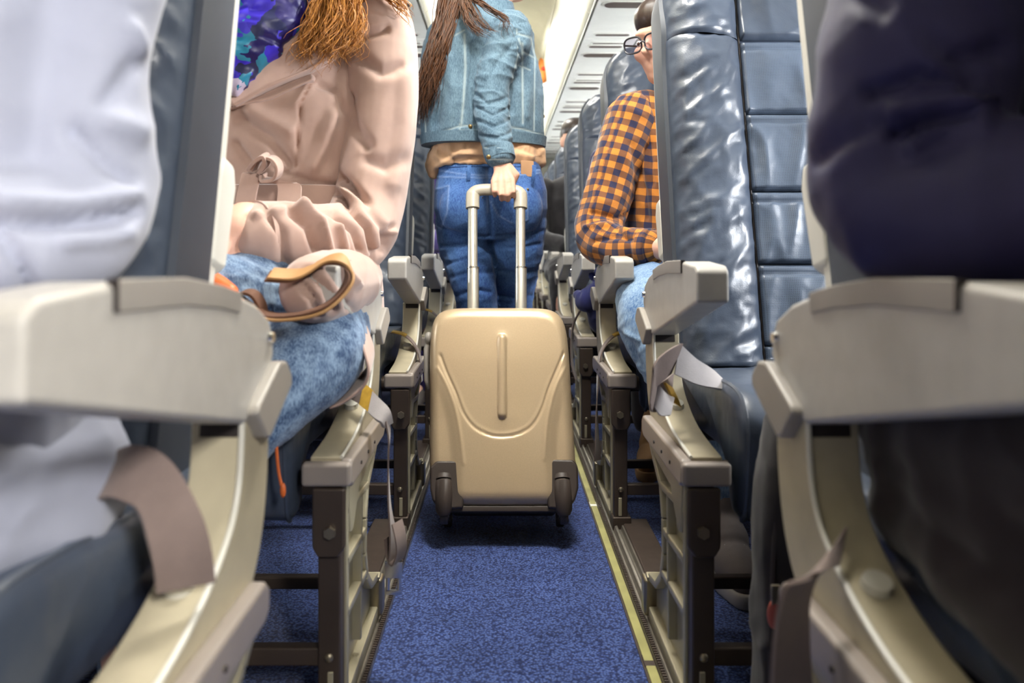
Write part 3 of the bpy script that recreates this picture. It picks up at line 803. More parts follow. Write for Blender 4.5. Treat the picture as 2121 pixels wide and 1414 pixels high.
for sg in (-1, 1):
    for n_, hh_ in ((-0.022, -0.016), (-0.150, -0.0165)):
        c = S(sg*(WC/2-0.036), hh_, n_)
        w = MB().tube([c-Vector((0.009, 0, 0)), c-Vector((0.006, 0, 0)), c+Vector((0.006, 0, 0)), c+Vector((0.009, 0, 0))], [0.0185, 0.0205, 0.0205, 0.0185], n=24)
        wh = build(w, 'wheel', M_caseblk, case, angle=40)
        build(MB().tube([c-Vector((0.0105, 0, 0)), c+Vector((0.0105, 0, 0))], 0.006, n=12), 'axle', M_bolt, wh)
bm_ = MB(); bm_.loft([[S(a, h, n_) for a, n_ in ((-WC/2+0.05, -0.012), (WC/2-0.05, -0.012), (WC/2-0.05, -0.175), (-WC/2+0.05, -0.175))] for h in (-0.010, 0.004)])
build(bm_, 'bottom_skid', M_caseblk, case, bevel=0.003)
kn = MB().ellipsoid(S(-WC/2-0.006, 0.405, -0.060), (0.010, 0.016, 0.018), n=16, m=10)
kn.tube([S(-WC/2-0.002, 0.28, -0.066), S(-WC/2-0.010, 0.30, -0.064), S(-WC/2-0.011, 0.38, -0.061), S(-WC/2-0.004, 0.405, -0.060)], 0.007, n=10)
build(kn, 'side_handle', M_arm2, case)
# telescopic handle
def HY(z): return 2.065+0.404*(z-0.47)
def Hpt(u, z): return Vector((CAMX+(u-CU)*HY(z)/FPX, HY(z), z))
lo_z, jo_z, hi_z = 0.40, 0.622, 0.800
tr = {}
for uu in (980, 1079):
    m = MB(); m.tube([Hpt(uu, lo_z), Hpt(uu, jo_z)], 0.0158, n=20, flat=(0.65, 1.0), up=(0, -1, 0.4))
    t1 = build(m, 'handle_tube', M_tubealu, case, angle=50)
    m = MB(); m.tube([Hpt(uu, jo_z), Hpt(uu, jo_z+0.004)], 0.0168, n=20, flat=(0.68, 1.0), up=(0, -1, 0.4))
    build(m, 'tube_collar', M_chrome, t1, angle=40)
    m = MB(); m.tube([Hpt(uu-1, jo_z), Hpt(uu-1, hi_z+0.02)], 0.0136, n=20, flat=(0.62, 1.0), up=(0, -1, 0.4))
    t2 = build(m, 'inner_tube', M_tubealu, case, angle=50)
    for q in (-0.005, 0.005):
        m = MB(); a, b_ = Hpt(uu-1, jo_z+0.005), Hpt(uu-1, hi_z); off = Vector((q, -0.0078, 0.003))
        build(m.tube([a+off, b_+off], 0.0014, n=6), 'tube_groove', M_grip, t2)
gz = 0.838
gp = smooth_curve([tuple(Hpt(979, 0.792)), tuple(Hpt(979, 0.822)), tuple(Hpt(982, 0.839)), tuple(Hpt(997, 0.846)), tuple(Hpt(1030, 0.847)), tuple(Hpt(1060, 0.846)), tuple(Hpt(1075, 0.839)), tuple(Hpt(1078, 0.822)), tuple(Hpt(1078, 0.792))], 40)
rad = [0.0195 if (i < 9 or i > 30) else 0.0175 for i in range(40)]
gr = build(MB().tube(gp, rad, n=20, flat=(0.75, 1.0), up=(0, -1, 0.4)), 'handle_grip', M_grip, case, angle=60)
for uu in (979, 1000, 1060, 1078):
    build(MB().tube([Hpt(uu, 0.822)+Vector((0, -0.0150, 0)), Hpt(uu, 0.822)+Vector((0, -0.0125, 0))], 0.0022, n=10), 'grip_screw', M_black, gr)

# ------------------------------------------------------------------ people: shared builders
def ering(c, lat, dep, n=28, e=2.3):
    c, lat, dep = Vector(c), Vector(lat), Vector(dep); out = []
    for i in range(n):
        a = 2*math.pi*i/n; ca, sa = math.cos(a), math.sin(a)
        out.append(c+lat*(math.copysign(abs(ca)**(2/e), ca))+dep*(math.copysign(abs(sa)**(2/e), sa)))
    return out
def rings_z(spec, n=28, e=2.3):       # (x, y, z, half width, half depth, turn about z in degrees)
    out = []
    for x, y, z, w, d, a in spec:
        r = math.radians(a); out.append(ering((x, y, z), (w*math.cos(r), w*math.sin(r), 0), (-d*math.sin(r), d*math.cos(r), 0), n, e))
    return out
def limb(mb, pts, rad, n=16, flat=None, dens=5):
    sp = smooth_curve([tuple(p) for p in pts], max(8, dens*len(pts)))
    rr = np.interp(np.linspace(0, len(rad)-1, len(sp)), range(len(rad)), rad)
    return mb.tube(sp, list(rr), n=n, round_caps=True, flat=flat)
def head(mb, c, face, up=(0, 0, 1)):
    c, f, u = Vector(c), Vector(face).normalized(), Vector(up).normalized()
    u = (u-f*u.dot(f)).normalized(); r = f.cross(u)
    R = Matrix((r, f, u)).transposed()
    L = lambda x, y, z: c+r*x+f*y+u*z
    mb.ellipsoid(L(0, -0.012, 0.030), (0.076, 0.096, 0.094), R)
    mb.ellipsoid(L(0, 0.012, -0.030), (0.064, 0.076, 0.082), R)
    mb.ellipsoid(L(0, 0.036, -0.078), (0.042, 0.046, 0.034), R)            # chin and jaw
    mb.ellipsoid(L(0, 0.072, 0.034), (0.052, 0.018, 0.012), R)             # brow
    for s in (-1, 1):
        mb.ellipsoid(L(s*0.036, 0.064, -0.018), (0.026, 0.026, 0.026), R)    # cheeks
        mb.ellipsoid(L(s*0.078, -0.012, -0.005), (0.010, 0.022, 0.032), R)   # ears
    mb.tube([L(0, 0.076, 0.022), L(0, 0.092, 0.0), L(0, 0.104, -0.018), L(0, 0.094, -0.028)], [0.008, 0.010, 0.014, 0.010], n=10, round_caps=True)
    mb.ellipsoid(L(0, 0.078, -0.052), (0.024, 0.012, 0.0065), R); mb.ellipsoid(L(0, 0.076, -0.064), (0.021, 0.012, 0.007), R)
    return L, R
M_eye = plain('eye_white', srgb(235, 232, 226), 0.2, var=0.02)
M_iris = plain('iris', srgb(70, 50, 36), 0.2)
def eyes(L, R, parent):
    for s in (-1, 1):
        o = build(MB().ellipsoid(L(s*0.033, 0.074, 0.008), (0.0125, 0.0115, 0.0095), R, 14, 8), 'eye', M_eye, parent)
        build(MB().ellipsoid(L(s*0.033, 0.083, 0.008), (0.0055, 0.003, 0.0055), R, 10, 6), 'iris', M_iris, o)
def hand(mb, wrist, knuck, across, palm, curl=(50, 60, 40), thumb=1, scale=1.0, thumb_in=0.6):
    """across: index-to-little direction; palm: direction the palm faces; fingers bend towards palm"""
    w, k = Vector(wrist), Vector(knuck); a = Vector(across).normalized(); d = (k-w).normalized()
    a = (a-d*a.dot(d)).normalized(); pn = Vector(palm).normalized(); pn = (pn-d*pn.dot(d)-a*pn.dot(a)).normalized()
    for i in range(4):
        off = (i-1.5)*0.0185*scale; kk = k+a*off-d*abs(i-1.2)*0.003*scale
        mb.tube([w+a*off*0.55, w.lerp(kk, 0.5), kk], [0.0130*scale, 0.0125*scale, 0.0094*scale], n=10, round_caps=True)
        ln = (0.040, 0.045, 0.042, 0.033)[i]*scale; p = kk; ang = 0; path = [p]; rr = [0.0090*scale]
        for j, (c, f) in enumerate(zip(curl, (1.0, 0.68, 0.52))):
            ang += math.radians(c); dd = d*math.cos(ang)+pn*math.sin(ang)
            p = p+dd*ln*f; path.append(p); rr.append((0.0085, 0.0078, 0.0068)[j]*scale)
        mb.tube(path, rr, n=10, round_caps=True)
    b_ = w.lerp(k, 0.25)-a*0.020*scale
    t = [b_, b_-a*0.020*scale+pn*0.012*scale+d*0.022*scale, b_-a*(0.022*(1-thumb_in))*scale+pn*0.030*scale+d*0.048*scale, b_+a*0.012*thumb_in*scale+pn*0.038*scale+d*0.066*scale]
    mb.tube(t, [0.013*scale, 0.012*scale, 0.0098*scale, 0.0082*scale], n=10, round_caps=True)
    return mb
def foot(mb, ankle, toe, k=1.0):
    a, t = Vector(ankle), Vector(toe); d = (t-a); d.z = 0; d.normalize()
    heel = a-d*0.05; heel.z = t.z
    mb.tube([heel+Vector((0, 0, 0.012)), a.lerp(t, 0.35)*1.0, t], [0.034*k, 0.038*k, 0.026*k], n=12, round_caps=True)
    return mb
def strands(paths, count, spread, r0, seed, wave=0.01, n=4, seg=18, freq=3.0):
    """bundle of tapering locks that follow guide paths"""
    rnd = random.Random(seed); mb = MB(); guides = [smooth_curve([tuple(p) for p in g], seg) for g in paths]
    for c in range(count):
        g = guides[rnd.randrange(len(guides))]
        o0 = Vector((rnd.gauss(0, 1), rnd.gauss(0, 1), rnd.gauss(0, 0.6)))*spread; o1 = Vector((rnd.gauss(0, 1), rnd.gauss(0, 1), rnd.gauss(0, 0.6)))*spread*1.25
        ph = rnd.random()*6.28; st = 0.0; en = rnd.uniform(0.72, 1.0); pts = []; wv = wave*rnd.uniform(0.4, 1.2); fq = freq*rnd.uniform(0.7, 1.4)
        for i in range(seg):
            t = i/(seg-1)*en; k = t*(seg-1); j = min(int(k), seg-2); p = g[j].lerp(g[j+1], k-j)
            p = p+o0*(1-t)+o1*t+Vector((math.sin(ph+t*fq*6.28), math.cos(ph*1.3+t*fq*5), 0))*wv*t
            pts.append(p)
        r = r0*rnd.uniform(0.6, 1.3)
        mb.tube(pts, [r*(1-0.85*(i/(seg-1))**2) for i in range(seg)], n=n, cap=True)
    return mb
def hairmat(name, c1, c2):
    m, nt, b = nodes_of(name); vec = coord(nt, 'Object', (60, 60, 8)); nz = noise_n(nt, vec, 4, 3)
    r = ramp(nt, nz.outputs['Fac'], [(0.3, c1), (0.7, c2)]); nt.links.new(r.outputs['Color'], b.inputs['Base Color'])
    b.inputs['Roughness'].default_value = 0.38; b.inputs['Specular IOR Level'].default_value = 0.5
    return m

# ------------------------------------------------------------------ the standing woman
TH_DEN = (0.62, 0.66, 0.66, 1)
EW = thing('person', 'woman in denim jacket and blue jeans standing in the aisle, seen from behind', 'person', (-0.04, 2.45, 0))
M_jacket = denim('denim_jacket', srgb(50, 76, 98), srgb(124, 152, 170), 300, 0.34, 0.68, ('stitch', srgb(166, 182, 186)), 5)
M_jeans = denim('blue_jeans', srgb(30, 62, 132), srgb(104, 150, 212), 320, 0.36, 0.68, ('stitch', srgb(128, 156, 204)), 5)
M_tee = cloth('peach_top', srgb(236, 190, 150), 0.85)
M_hairE = hairmat('brown_hair', srgb(44, 26, 16), srgb(108, 66, 36))
M_patch = plain('leather_patch', srgb(206, 160, 120), 0.7)
M_button = plain('brass_button', srgb(140, 116, 78), 0.35, metal=0.8)
M_shoe = plain('white_shoe', srgb(210, 208, 204), 0.5)
k = 2.45/1600
hc = Vector((-0.010, 2.47, 1.585))
hipL, hipR = P(966, 440, 2.47), P(1068, 440, 2.45)
kneeL, kneeR = P(985, 628, 2.40), P(1064, 628, 2.50)
ankL, ankR = Vector((-0.085, 2.56, 0.09)), Vector((0.015, 2.60, 0.09))
# bare body, one surface
bmh = MB()
L_, R_ = head(bmh, hc, (0.86, 0.42, -0.05))
limb(bmh, [hc+Vector((0, 0, -0.05)), (-0.05, 2.45, 1.45), (-0.065, 2.44, 1.38)], [0.052, 0.050, 0.07])
bmh.loft(rings_z([(-0.045, 2.455, 0.74, 0.12, 0.10, 0), (-0.045, 2.455, 0.84, 0.16, 0.105, 0), (-0.05, 2.46, 0.98, 0.128, 0.085, 8), (-0.065, 2.45, 1.12, 0.138, 0.095, 20), (-0.07, 2.45, 1.28, 0.155, 0.10, 28), (-0.07, 2.45, 1.375, 0.135, 0.075, 30), (-0.068, 2.445, 1.41, 0.08, 0.06, 30)]))
shR, elR, wrR = P(1052, 88, 2.37), P(1016, 225, 2.325), P(1040, 338, 2.235)
kn_ = P(1042, 377, 2.192)
limb(bmh, [shR, elR, wrR], [0.048, 0.040, 0.027])
hand(bmh, wrR, kn_, (-1.0, 0.05, -0.1), (0.0, 1.0, -0.1), curl=(14, 88, 70), scale=0.97, thumb_in=0.9)
shL = Vector((-0.20, 2.50, 1.36)); elL = Vector((-0.205, 2.60, 1.12)); wrL = Vector((-0.10, 2.74, 1.08))
limb(bmh, [shL, elL, wrL], [0.048, 0.040, 0.027]); hand(bmh, wrL, wrL+Vector((0.06, 0.05, 0.0)), (0, 0.2, -1), (0.3, -0.4, 0.2), curl=(30, 40, 30))
for hp, kn2, an in ((hipL, kneeL, ankL), (hipR, kneeR, ankR)):
    limb(bmh, [hp, kn2, an], [0.056, 0.040, 0.030]); foot(bmh, an, an+Vector((0.01, 0.13, -0.06)), 0.66)
bmesh_ = blob(bmh, 0.0040, 2)
bodyE = put(bmesh_, 'body', M_skin, EW)
eyes(L_, R_, bodyE)
# jeans
jm = MB()
jm.loft(rings_z([(-0.056, 2.455, 0.705, 0.115, 0.100, 0), (-0.054, 2.452, 0.745, 0.166, 0.118, 0), (-0.056, 2.445, 0.80, 0.180, 0.128, 0), (-0.056, 2.445, 0.86, 0.178, 0.128, 0), (-0.060, 2.455, 0.92, 0.166, 0.112, 0), (-0.064, 2.462, 0.968, 0.158, 0.096, 4)]))
for sg, hp, kn2, an in ((-1, hipL, kneeL, ankL), (1, hipR, kneeR, ankR)):
    limb(jm, [P(962 if sg < 0 else 1072, 455, 2.45), P(966 if sg < 0 else 1070, 520, 2.45), kn2+Vector((0, 0, 0.03)), an+Vector((0, -0.015, 0.22)), an], [0.094, 0.086, 0.066, 0.056, 0.045])
    jm.ellipsoid(P(962 if sg < 0 else 1072, 432, 2.375), (0.078, 0.070, 0.088))
je = blob(jm, 0.0042, 5)
folds(je, 0.0035, 55, 4, (0.6, 0.6, 1.8), True, lambda co: np.clip((0.82-co[:, 2])*5, 0.1, 1))
strokes(je, [([(1008, 330), (1010, 400), (1012, 440), (1015, 500)], 5, -0.012), ([(905, 470), (960, 487), (1010, 492)], 4, -0.007), ([(1030, 490), (1080, 486), (1125, 478)], 4, -0.006),
             ([(915, 510), (965, 505), (1000, 492)], 4, -0.006), ([(920, 548), (965, 535), (1005, 527)], 4, -0.006), ([(1035, 512), (1075, 514), (1118, 505)], 4, -0.005),
             ([(930, 575), (970, 565), (1015, 563)], 5, -0.005), ([(1032, 560), (1075, 565), (1110, 560)], 5, -0.005), ([(945, 612), (985, 600), (1015, 605)], 4, -0.006), ([(1035, 612), (1070, 618), (1100, 612)], 4, -0.006)])
seam_j = [([(905, 352), (960, 361), (1010, 363), (1060, 358), (1118, 352)], 1.6), ([(903, 366), (960, 367), (1010, 369), (1060, 364), (1118, 358)], 1.6), ([(1008, 330), (1010, 440)], 2.0),
          ([(902, 392), (930, 384)], 1.5), ([(930, 384), (926, 440), (914, 474), (901, 466)], 1.7), ([(1015, 415), (1032, 446), (1060, 462)], 1.6), ([(1091, 392), (1093, 455), (1070, 465)], 1.6), ([(1060, 395), (1092, 392)], 1.5)]
strokes(je, [(a, 2.2, 0.0022) for a, w in seam_j]); mark(je, 'stitch', [(a, w*0.9) for a, w in seam_j])
put(je, 'jeans', M_jeans, EW)
# waistband, belt loops, patch
wb = MB(); wb.loft([ering((-0.064, 2.460, z), (w, 0, 0), (0, d, 0), 40) for z, w, d in ((0.925, 0.1655, 0.1125), (0.928, 0.169, 0.116), (0.960, 0.163, 0.104), (0.962, 0.158, 0.098))])
wbo = build(wb, 'waistband', M_jeans, EW, angle=50)
for uu in (972, 1106):
    a = P(uu, 345, 2.335); build(MB().ribbon([a+Vector((0, -0.004, 0.004)), a+Vector((0.0, -0.008, -0.015)), a+Vector((-0.002, -0.008, -0.034)), a+Vector((-0.003, -0.004, -0.042))], Vector((0.012, 0, 0)), 0.003), 'belt_loop', M_jeans, wbo)
a = P(1092, 348, 2.36)
build(MB().box((a.x-0.021, 2.358, a.z-0.026), (a.x+0.021, 2.362, a.z+0.022), Matrix.Rotation(0.40, 3, 'Z')), 'leather_patch', M_patch, wbo, bevel=0.001)
for (uu, vv) in ((1093, 392), ):
    a = P(uu, vv, 2.325); build(MB().ellipsoid(a, (0.004, 0.003, 0.004), n=10, m=6), 'rivet', M_button, wbo)
# peach top showing under the jacket
tm = MB(); tm.loft(rings_z([(-0.066, 2.455, 0.935, 0.172, 0.112, 4), (-0.066, 2.455, 0.965, 0.184, 0.122, 4), (-0.066, 2.455, 1.03, 0.172, 0.112, 12), (-0.07, 2.455, 1.12, 0.155, 0.105, 18), (-0.07, 2.45, 1.30, 0.145, 0.09, 28)]))
limb(tm, [P(908, 318, 2.44), P(898, 345, 2.43), P(897, 362, 2.43)], [0.03, 0.026, 0.014])
limb(tm, [P(1112, 318, 2.44), P(1121, 335, 2.44)], [0.03, 0.016])
te = blob(tm, 0.005, 4); folds(te, 0.006, 45, 11, (1.6, 1.6, 0.8), True, lambda co: np.clip((1.02-co[:, 2])*25, 0, 1))
strokes(te, [([(895, 300), (940, 330), (1000, 325)], 7, -0.008), ([(905, 345), (950, 318), (1010, 322)], 5, 0.006), ([(1060, 300), (1120, 325)], 6, -0.006)])
put(te, 'top', M_tee, EW)
# denim jacket: body, sleeves
jk = MB()
jk.loft(rings_z([(-0.078, 2.45, 1.012, 0.192, 0.125, 14), (-0.078, 2.45, 1.028, 0.197, 0.130, 14), (-0.080, 2.45, 1.08, 0.197, 0.132, 16), (-0.080, 2.45, 1.16, 0.196, 0.132, 20), (-0.078, 2.45, 1.24, 0.184, 0.124, 24), (-0.080, 2.45, 1.31, 0.168, 0.114, 28), (-0.073, 2.45, 1.365, 0.165, 0.105, 30), (-0.070, 2.45, 1.400, 0.12, 0.082, 30), (-0.066, 2.445, 1.425, 0.085, 0.068, 30)]))
limb(jk, [P(1062, 72, 2.38), P(1062, 90, 2.37)], [0.062, 0.060])
limb(jk, [P(922, 74, 2.48), P(905, 140, 2.52), elL, wrL], [0.058, 0.058, 0.052, 0.040])
jl = blob(jk, 0.0036, 4)
folds(jl, 0.0065, 34, 21, (1, 1, 0.55)); folds(jl, 0.002, 90, 22, (1, 1, 0.6))
seams = [([(893, 86), (930, 80), (962, 62)], 1.5), ([(962, 70), (964, 140), (960, 210), (955, 262)], 2.2), ([(873, 282), (905, 276), (950, 262), (985, 258)], 1.5), ([(1050, 262), (1085, 268), (1125, 280)], 1.5),
         ([(879, 200), (882, 280)], 1.4), ([(1082, 90), (1082, 150), (1083, 255)], 2.0), ([(1072, 70), (1100, 78), (1108, 118)], 1.6), ([(1074, 80), (1085, 108), (1104, 118)], 1.6), ([(1076, 112), (1074, 135), (1098, 145)], 1.5),
         ([(1108, 118), (1106, 270)], 1.3), ([(952, 256), (952, 270), (986, 270)], 1.4), ([(872, 298), (905, 296), (945, 283), (990, 276)], 1.4), ([(1052, 280), (1090, 288), (1130, 302)], 1.4)]
strokes(jl, [(a, 2.4, -0.0022) for a, w in seams]+[([(905, 110), (915, 180), (900, 250)], 12, -0.006), ([(930, 120), (940, 200), (925, 265)], 10, 0.005), ([(980, 90), (975, 180), (980, 260)], 9, -0.014),
             ([(1070, 160), (1060, 230)], 7, -0.010), ([(1095, 160), (1092, 240)], 7, 0.005)])
mark(jl, 'stitch', seams)
put(jl, 'jacket', M_jacket, EW)
sl = MB(); limb(sl, [P(1056, 66, 2.385), P(1040, 105, 2.36), P(1022, 165, 2.335), P(1018, 225, 2.315), P(1026, 280, 2.27), P(1036, 322, 2.24)], [0.066, 0.063, 0.056, 0.052, 0.047, 0.042], n=24)
sl_ = blob(sl, 0.0032, 3); folds(sl_, 0.0065, 55, 31, (0.7, 0.7, 1.4))
strokes(sl_, [([(985, 195), (1010, 215), (1045, 205)], 5, -0.006), ([(988, 222), (1020, 238), (1052, 225)], 4, -0.006), ([(990, 250), (1020, 262), (1055, 250)], 4, -0.006), ([(995, 280), (1025, 286), (1058, 275)], 4, -0.005),
              ([(1060, 95), (1030, 130), (1000, 180)], 7, -0.005), ([(1005, 305), (1035, 303), (1062, 300)], 2.5, -0.003)])
sm_ = [([(1004, 306), (1034, 304), (1062, 299)], 1.5), ([(1010, 331), (1040, 330), (1062, 332)], 1.4), ([(1070, 60), (1074, 110), (1058, 180), (1056, 240)], 1.3)]
mark(sl_, 'stitch', sm_)
put(sl_, 'sleeve', M_jacket, EW)
cf = MB(); cc_ = [P(1033, 306, 2.248), P(1038, 331, 2.236)]
cf.tube([cc_[0], cc_[0].lerp(cc_[1], 0.1), cc_[1], cc_[1]+Vector((0, 0, 0.004))], [0.042, 0.0435, 0.0425, 0.036], n=32)
cfo = build(cf, 'cuff', M_jacket, EW, angle=50)
hb = MB(); hb.loft([ering((-0.078, 2.45, z), (w*0.978, w*0.244, 0), (-0.244*d, 0.97*d, 0), 60) for z, w, d in ((1.000, 0.188, 0.121), (1.001, 0.197, 0.130), (1.032, 0.2, 0.133), (1.033, 0.192, 0.125))])
build(hb, 'hem_band', M_jacket, EW, angle=50)
clm = MB(); clm.loft([ering((-0.066, 2.445, z), (w*0.87, w*0.5, 0), (-0.5*d, 0.87*d, 0), 40) for z, w, d in ((1.405, 0.075, 0.062), (1.408, 0.092, 0.078), (1.452, 0.082, 0.070), (1.455, 0.070, 0.058))])
build(clm, 'collar', M_jacket, EW, angle=60)
for (uu, vv, yy) in ((956, 264, 2.318), (974, 262, 2.317), (877, 291, 2.40), (1127, 288, 2.46), (1124, 241, 2.47), (1121, 181, 2.475), (1012, 325, 2.20)):
    build(MB().ellipsoid(P(uu, vv, yy), (0.007, 0.004, 0.007), n=12, m=8), 'button', M_button, EW)
# hair: crown mass and long locks down the left, a few blown across the shoulder
hm = MB(); hm.ellipsoid(hc+Vector((-0.018, -0.012, 0.035)), (0.088, 0.092, 0.092)); limb(hm, [hc+Vector((-0.07, -0.04, 0.02)), hc+Vector((-0.105, -0.055, -0.08)), P(935, 20, 2.39)], [0.06, 0.055, 0.04])
hr = put(blob(hm, 0.006, 4), 'hair', M_hairE, EW)
g1 = [hc+Vector((-0.075, -0.05, 0.03)), P(945, -30, 2.38), P(925, 40, 2.36), P(903, 110, 2.33), P(888, 180, 2.33), P(873, 262, 2.34)]
g2 = [hc+Vector((-0.07, -0.03, 0.05)), P(930, -20, 2.40), P(908, 60, 2.38), P(889, 130, 2.35), P(874, 200, 2.35), P(866, 262, 2.36)]
g3 = [hc+Vector((-0.06, -0.05, 0.01)), P(952, -10, 2.36), P(930, 60, 2.33), P(912, 120, 2.32), P(895, 180, 2.32), P(880, 230, 2.33)]
build(strands([g1, g2, g3], 420, 0.0115, 0.0022, 3, 0.010), 'hair_lock', M_hairE, hr, angle=None)
g4 = [hc+Vector((-0.05, -0.08, 0.0)), P(968, -15, 2.33), P(985, 30, 2.29), P(1005, 58, 2.275), P(1030, 70, 2.27)]
g5 = [hc+Vector((-0.04, -0.08, 0.02)), P(975, -20, 2.33), P(1010, 15, 2.29), P(1045, 40, 2.28), P(1048, 75, 2.28)]
g6 = [hc+Vector((-0.04, -0.08, -0.01)), P(962, -10, 2.33), P(966, 35, 2.28), P(985, 62, 2.27), P(1012, 80, 2.27)]
build(strands([g4, g5, g6], 110, 0.007, 0.0016, 8, 0.010), 'hair_lock', M_hairE, hr, angle=None)
for an in (ankL, ankR):
    s_ = MB(); foot(s_, an+Vector((0, 0, -0.01)), an+Vector((0.01, 0.17, -0.055))); s_.tube([an+Vector((0, 0.0, 0.02)), an+Vector((0, 0, -0.02))], [0.045, 0.047], round_caps=True)
    put(blob(s_, 0.006, 3), 'shoe', M_shoe, EW)

# ------------------------------------------------------------------ seated woman in the beige coat (left, second row)
BW = thing('person', 'seated woman in a beige belted coat, blue patterned scarf and faded jeans', 'person', (-0.42, 1.42, 0))
M_coat = cloth('beige_coat', srgb(188, 158, 144), 0.82, weave=1200, bmp=0.15, var=0.05, sheen=0.35, marks=('seam', srgb(150, 112, 94)))
M_fade = denim('faded_jeans', srgb(50, 74, 108), srgb(140, 164, 190), 420, 0.40, 0.62, None, 40)
M_hairB = hairmat('auburn_hair', srgb(120, 66, 20), srgb(206, 140, 58))
def scarf_mat():
    m, nt, b = nodes_of('scarf_silk'); vec = coord(nt)
    n = noise_n(nt, vec, 20, 3); mx = N(nt, 'ShaderNodeMix', data_type='VECTOR'); mx.inputs[0].default_value = 0.06
    nt.links.new(vec, mx.inputs[4]); nt.links.new(n.outputs['Color'], mx.inputs[5])
    vo = N(nt, 'ShaderNodeTexVoronoi'); vo.inputs['Scale'].default_value = 34; nt.links.new(mx.outputs[1], vo.inputs['Vector'])
    sp = N(nt, 'ShaderNodeSeparateColor'); nt.links.new(vo.outputs['Color'], sp.inputs[0])
    r = ramp(nt, sp.outputs[0], [(0.0, srgb(28, 20, 90)), (0.28, srgb(60, 44, 190)), (0.5, srgb(36, 40, 80)), (0.62, srgb(40, 130, 160)), (0.8, srgb(70, 60, 200)), (0.9, srgb(200, 190, 215))])
    r.color_ramp.interpolation = 'CONSTANT'
    nt.links.new(r.outputs['Color'], b.inputs['Base Color']); b.inputs['Roughness'].default_value = 0.4; return m
M_scarf = scarf_mat()
hcB = Vector((-0.40, 1.43, 1.30))
sh, e1, e2, wr = P(792, 62, 1.46), P(770, 380, 1.42), P(752, 492, 1.37), P(520, 470, 1.19)
bm1 = MB(); L_, R_ = head(bm1, hcB, (-0.35, -0.85, -0.3))
limb(bm1, [hcB+Vector((0, 0, -0.06)), (-0.41, 1.47, 1.14), (-0.42, 1.49, 1.06)], [0.052, 0.05, 0.07])
bm1.loft(rings_z([(-0.43, 1.47, 0.49, 0.15, 0.11, 0), (-0.43, 1.48, 0.60, 0.15, 0.10, 0), (-0.425, 1.49, 0.78, 0.12, 0.085, 0), (-0.42, 1.50, 0.95, 0.14, 0.10, 0), (-0.42, 1.50, 1.04, 0.13, 0.075, 0), (-0.42, 1.50, 1.08, 0.07, 0.05, 0)]))
limb(bm1, [sh, e1, e2, P(640, 488, 1.27), wr], [0.044, 0.040, 0.040, 0.034, 0.030])
limb(bm1, [P(545, 478, 1.21), P(510, 462, 1.185), P(488, 470, 1.165)], [0.036, 0.034, 0.030])
hand(bm1, P(486, 472, 1.165), P(430, 500, 1.12), (0, -0.6, -0.8), (-0.4, 0.5, -0.6), curl=(45, 55, 40), scale=0.95)
limb(bm1, [Vector((-0.60, 1.49, 1.03)), Vector((-0.64, 1.42, 0.74)), Vector((-0.50, 1.22, 0.68))], [0.044, 0.040, 0.028]); hand(bm1, Vector((-0.50, 1.22, 0.68)), Vector((-0.44, 1.15, 0.66)), (0, -0.7, -0.7), (0.5, 0.3, -0.6))
k1, k2 = P(650, 716, 1.13), P(440, 640, 1.06)
for hp, kk, an in ((Vector((-0.34, 1.42, 0.55)), k1, P(420, 1240, 1.02)), (Vector((-0.49, 1.44, 0.56)), k2, Vector((-0.50, 1.00, 0.12)))):
    limb(bm1, [hp, kk, kk.lerp(an, 0.4)+Vector((-0.06, 0, 0)), an], [0.070, 0.052, 0.046, 0.036]); foot(bm1, an, an+Vector((-0.02, -0.11, -0.06)), 0.66)
bB = put(blob(bm1, 0.0068, 3), 'body', M_skin, BW); eyes(L_, R_, bB)
# jeans
jm = MB()
limb(jm, [P(655, 640, 1.45), P(655, 672, 1.32), P(648, 712, 1.17), P(634, 745, 1.115), P(560, 815, 1.06), P(468, 920, 1.03), P(430, 1060, 1.02), P(420, 1230, 1.02)], [0.098, 0.092, 0.080, 0.076, 0.064, 0.056, 0.054, 0.05], n=20)
limb(jm, [Vector((-0.48, 1.45, 0.575)), P(560, 612, 1.30), P(480, 632, 1.15), P(425, 660, 1.08), Vector((-0.475, 1.03, 0.40)), Vector((-0.50, 1.02, 0.12))], [0.10, 0.090, 0.078, 0.074, 0.058, 0.05], n=20)
je = blob(jm, 0.005, 4); folds(je, 0.003, 60, 5)
strokes(je, [([(560, 640), (640, 645), (700, 640)], 5, -0.008), ([(470, 565), (560, 590), (650, 615)], 8, 0.004), ([(590, 600), (640, 618)], 4, -0.005), ([(610, 612), (660, 632)], 4, -0.005), ([(690, 815), (730, 770)], 3, -0.003), ([(680, 820), (725, 765)], 2, 0.003)])
put(je, 'jeans', M_fade, BW)
for an in (P(420, 1240, 1.02), Vector((-0.50, 1.00, 0.12))):
    s_ = MB(); foot(s_, Vector((an.x, an.y, 0.10)), Vector((an.x-0.02, an.y-0.14, 0.035))); put(blob(s_, 0.006, 3), 'shoe', M_caseblk, BW)
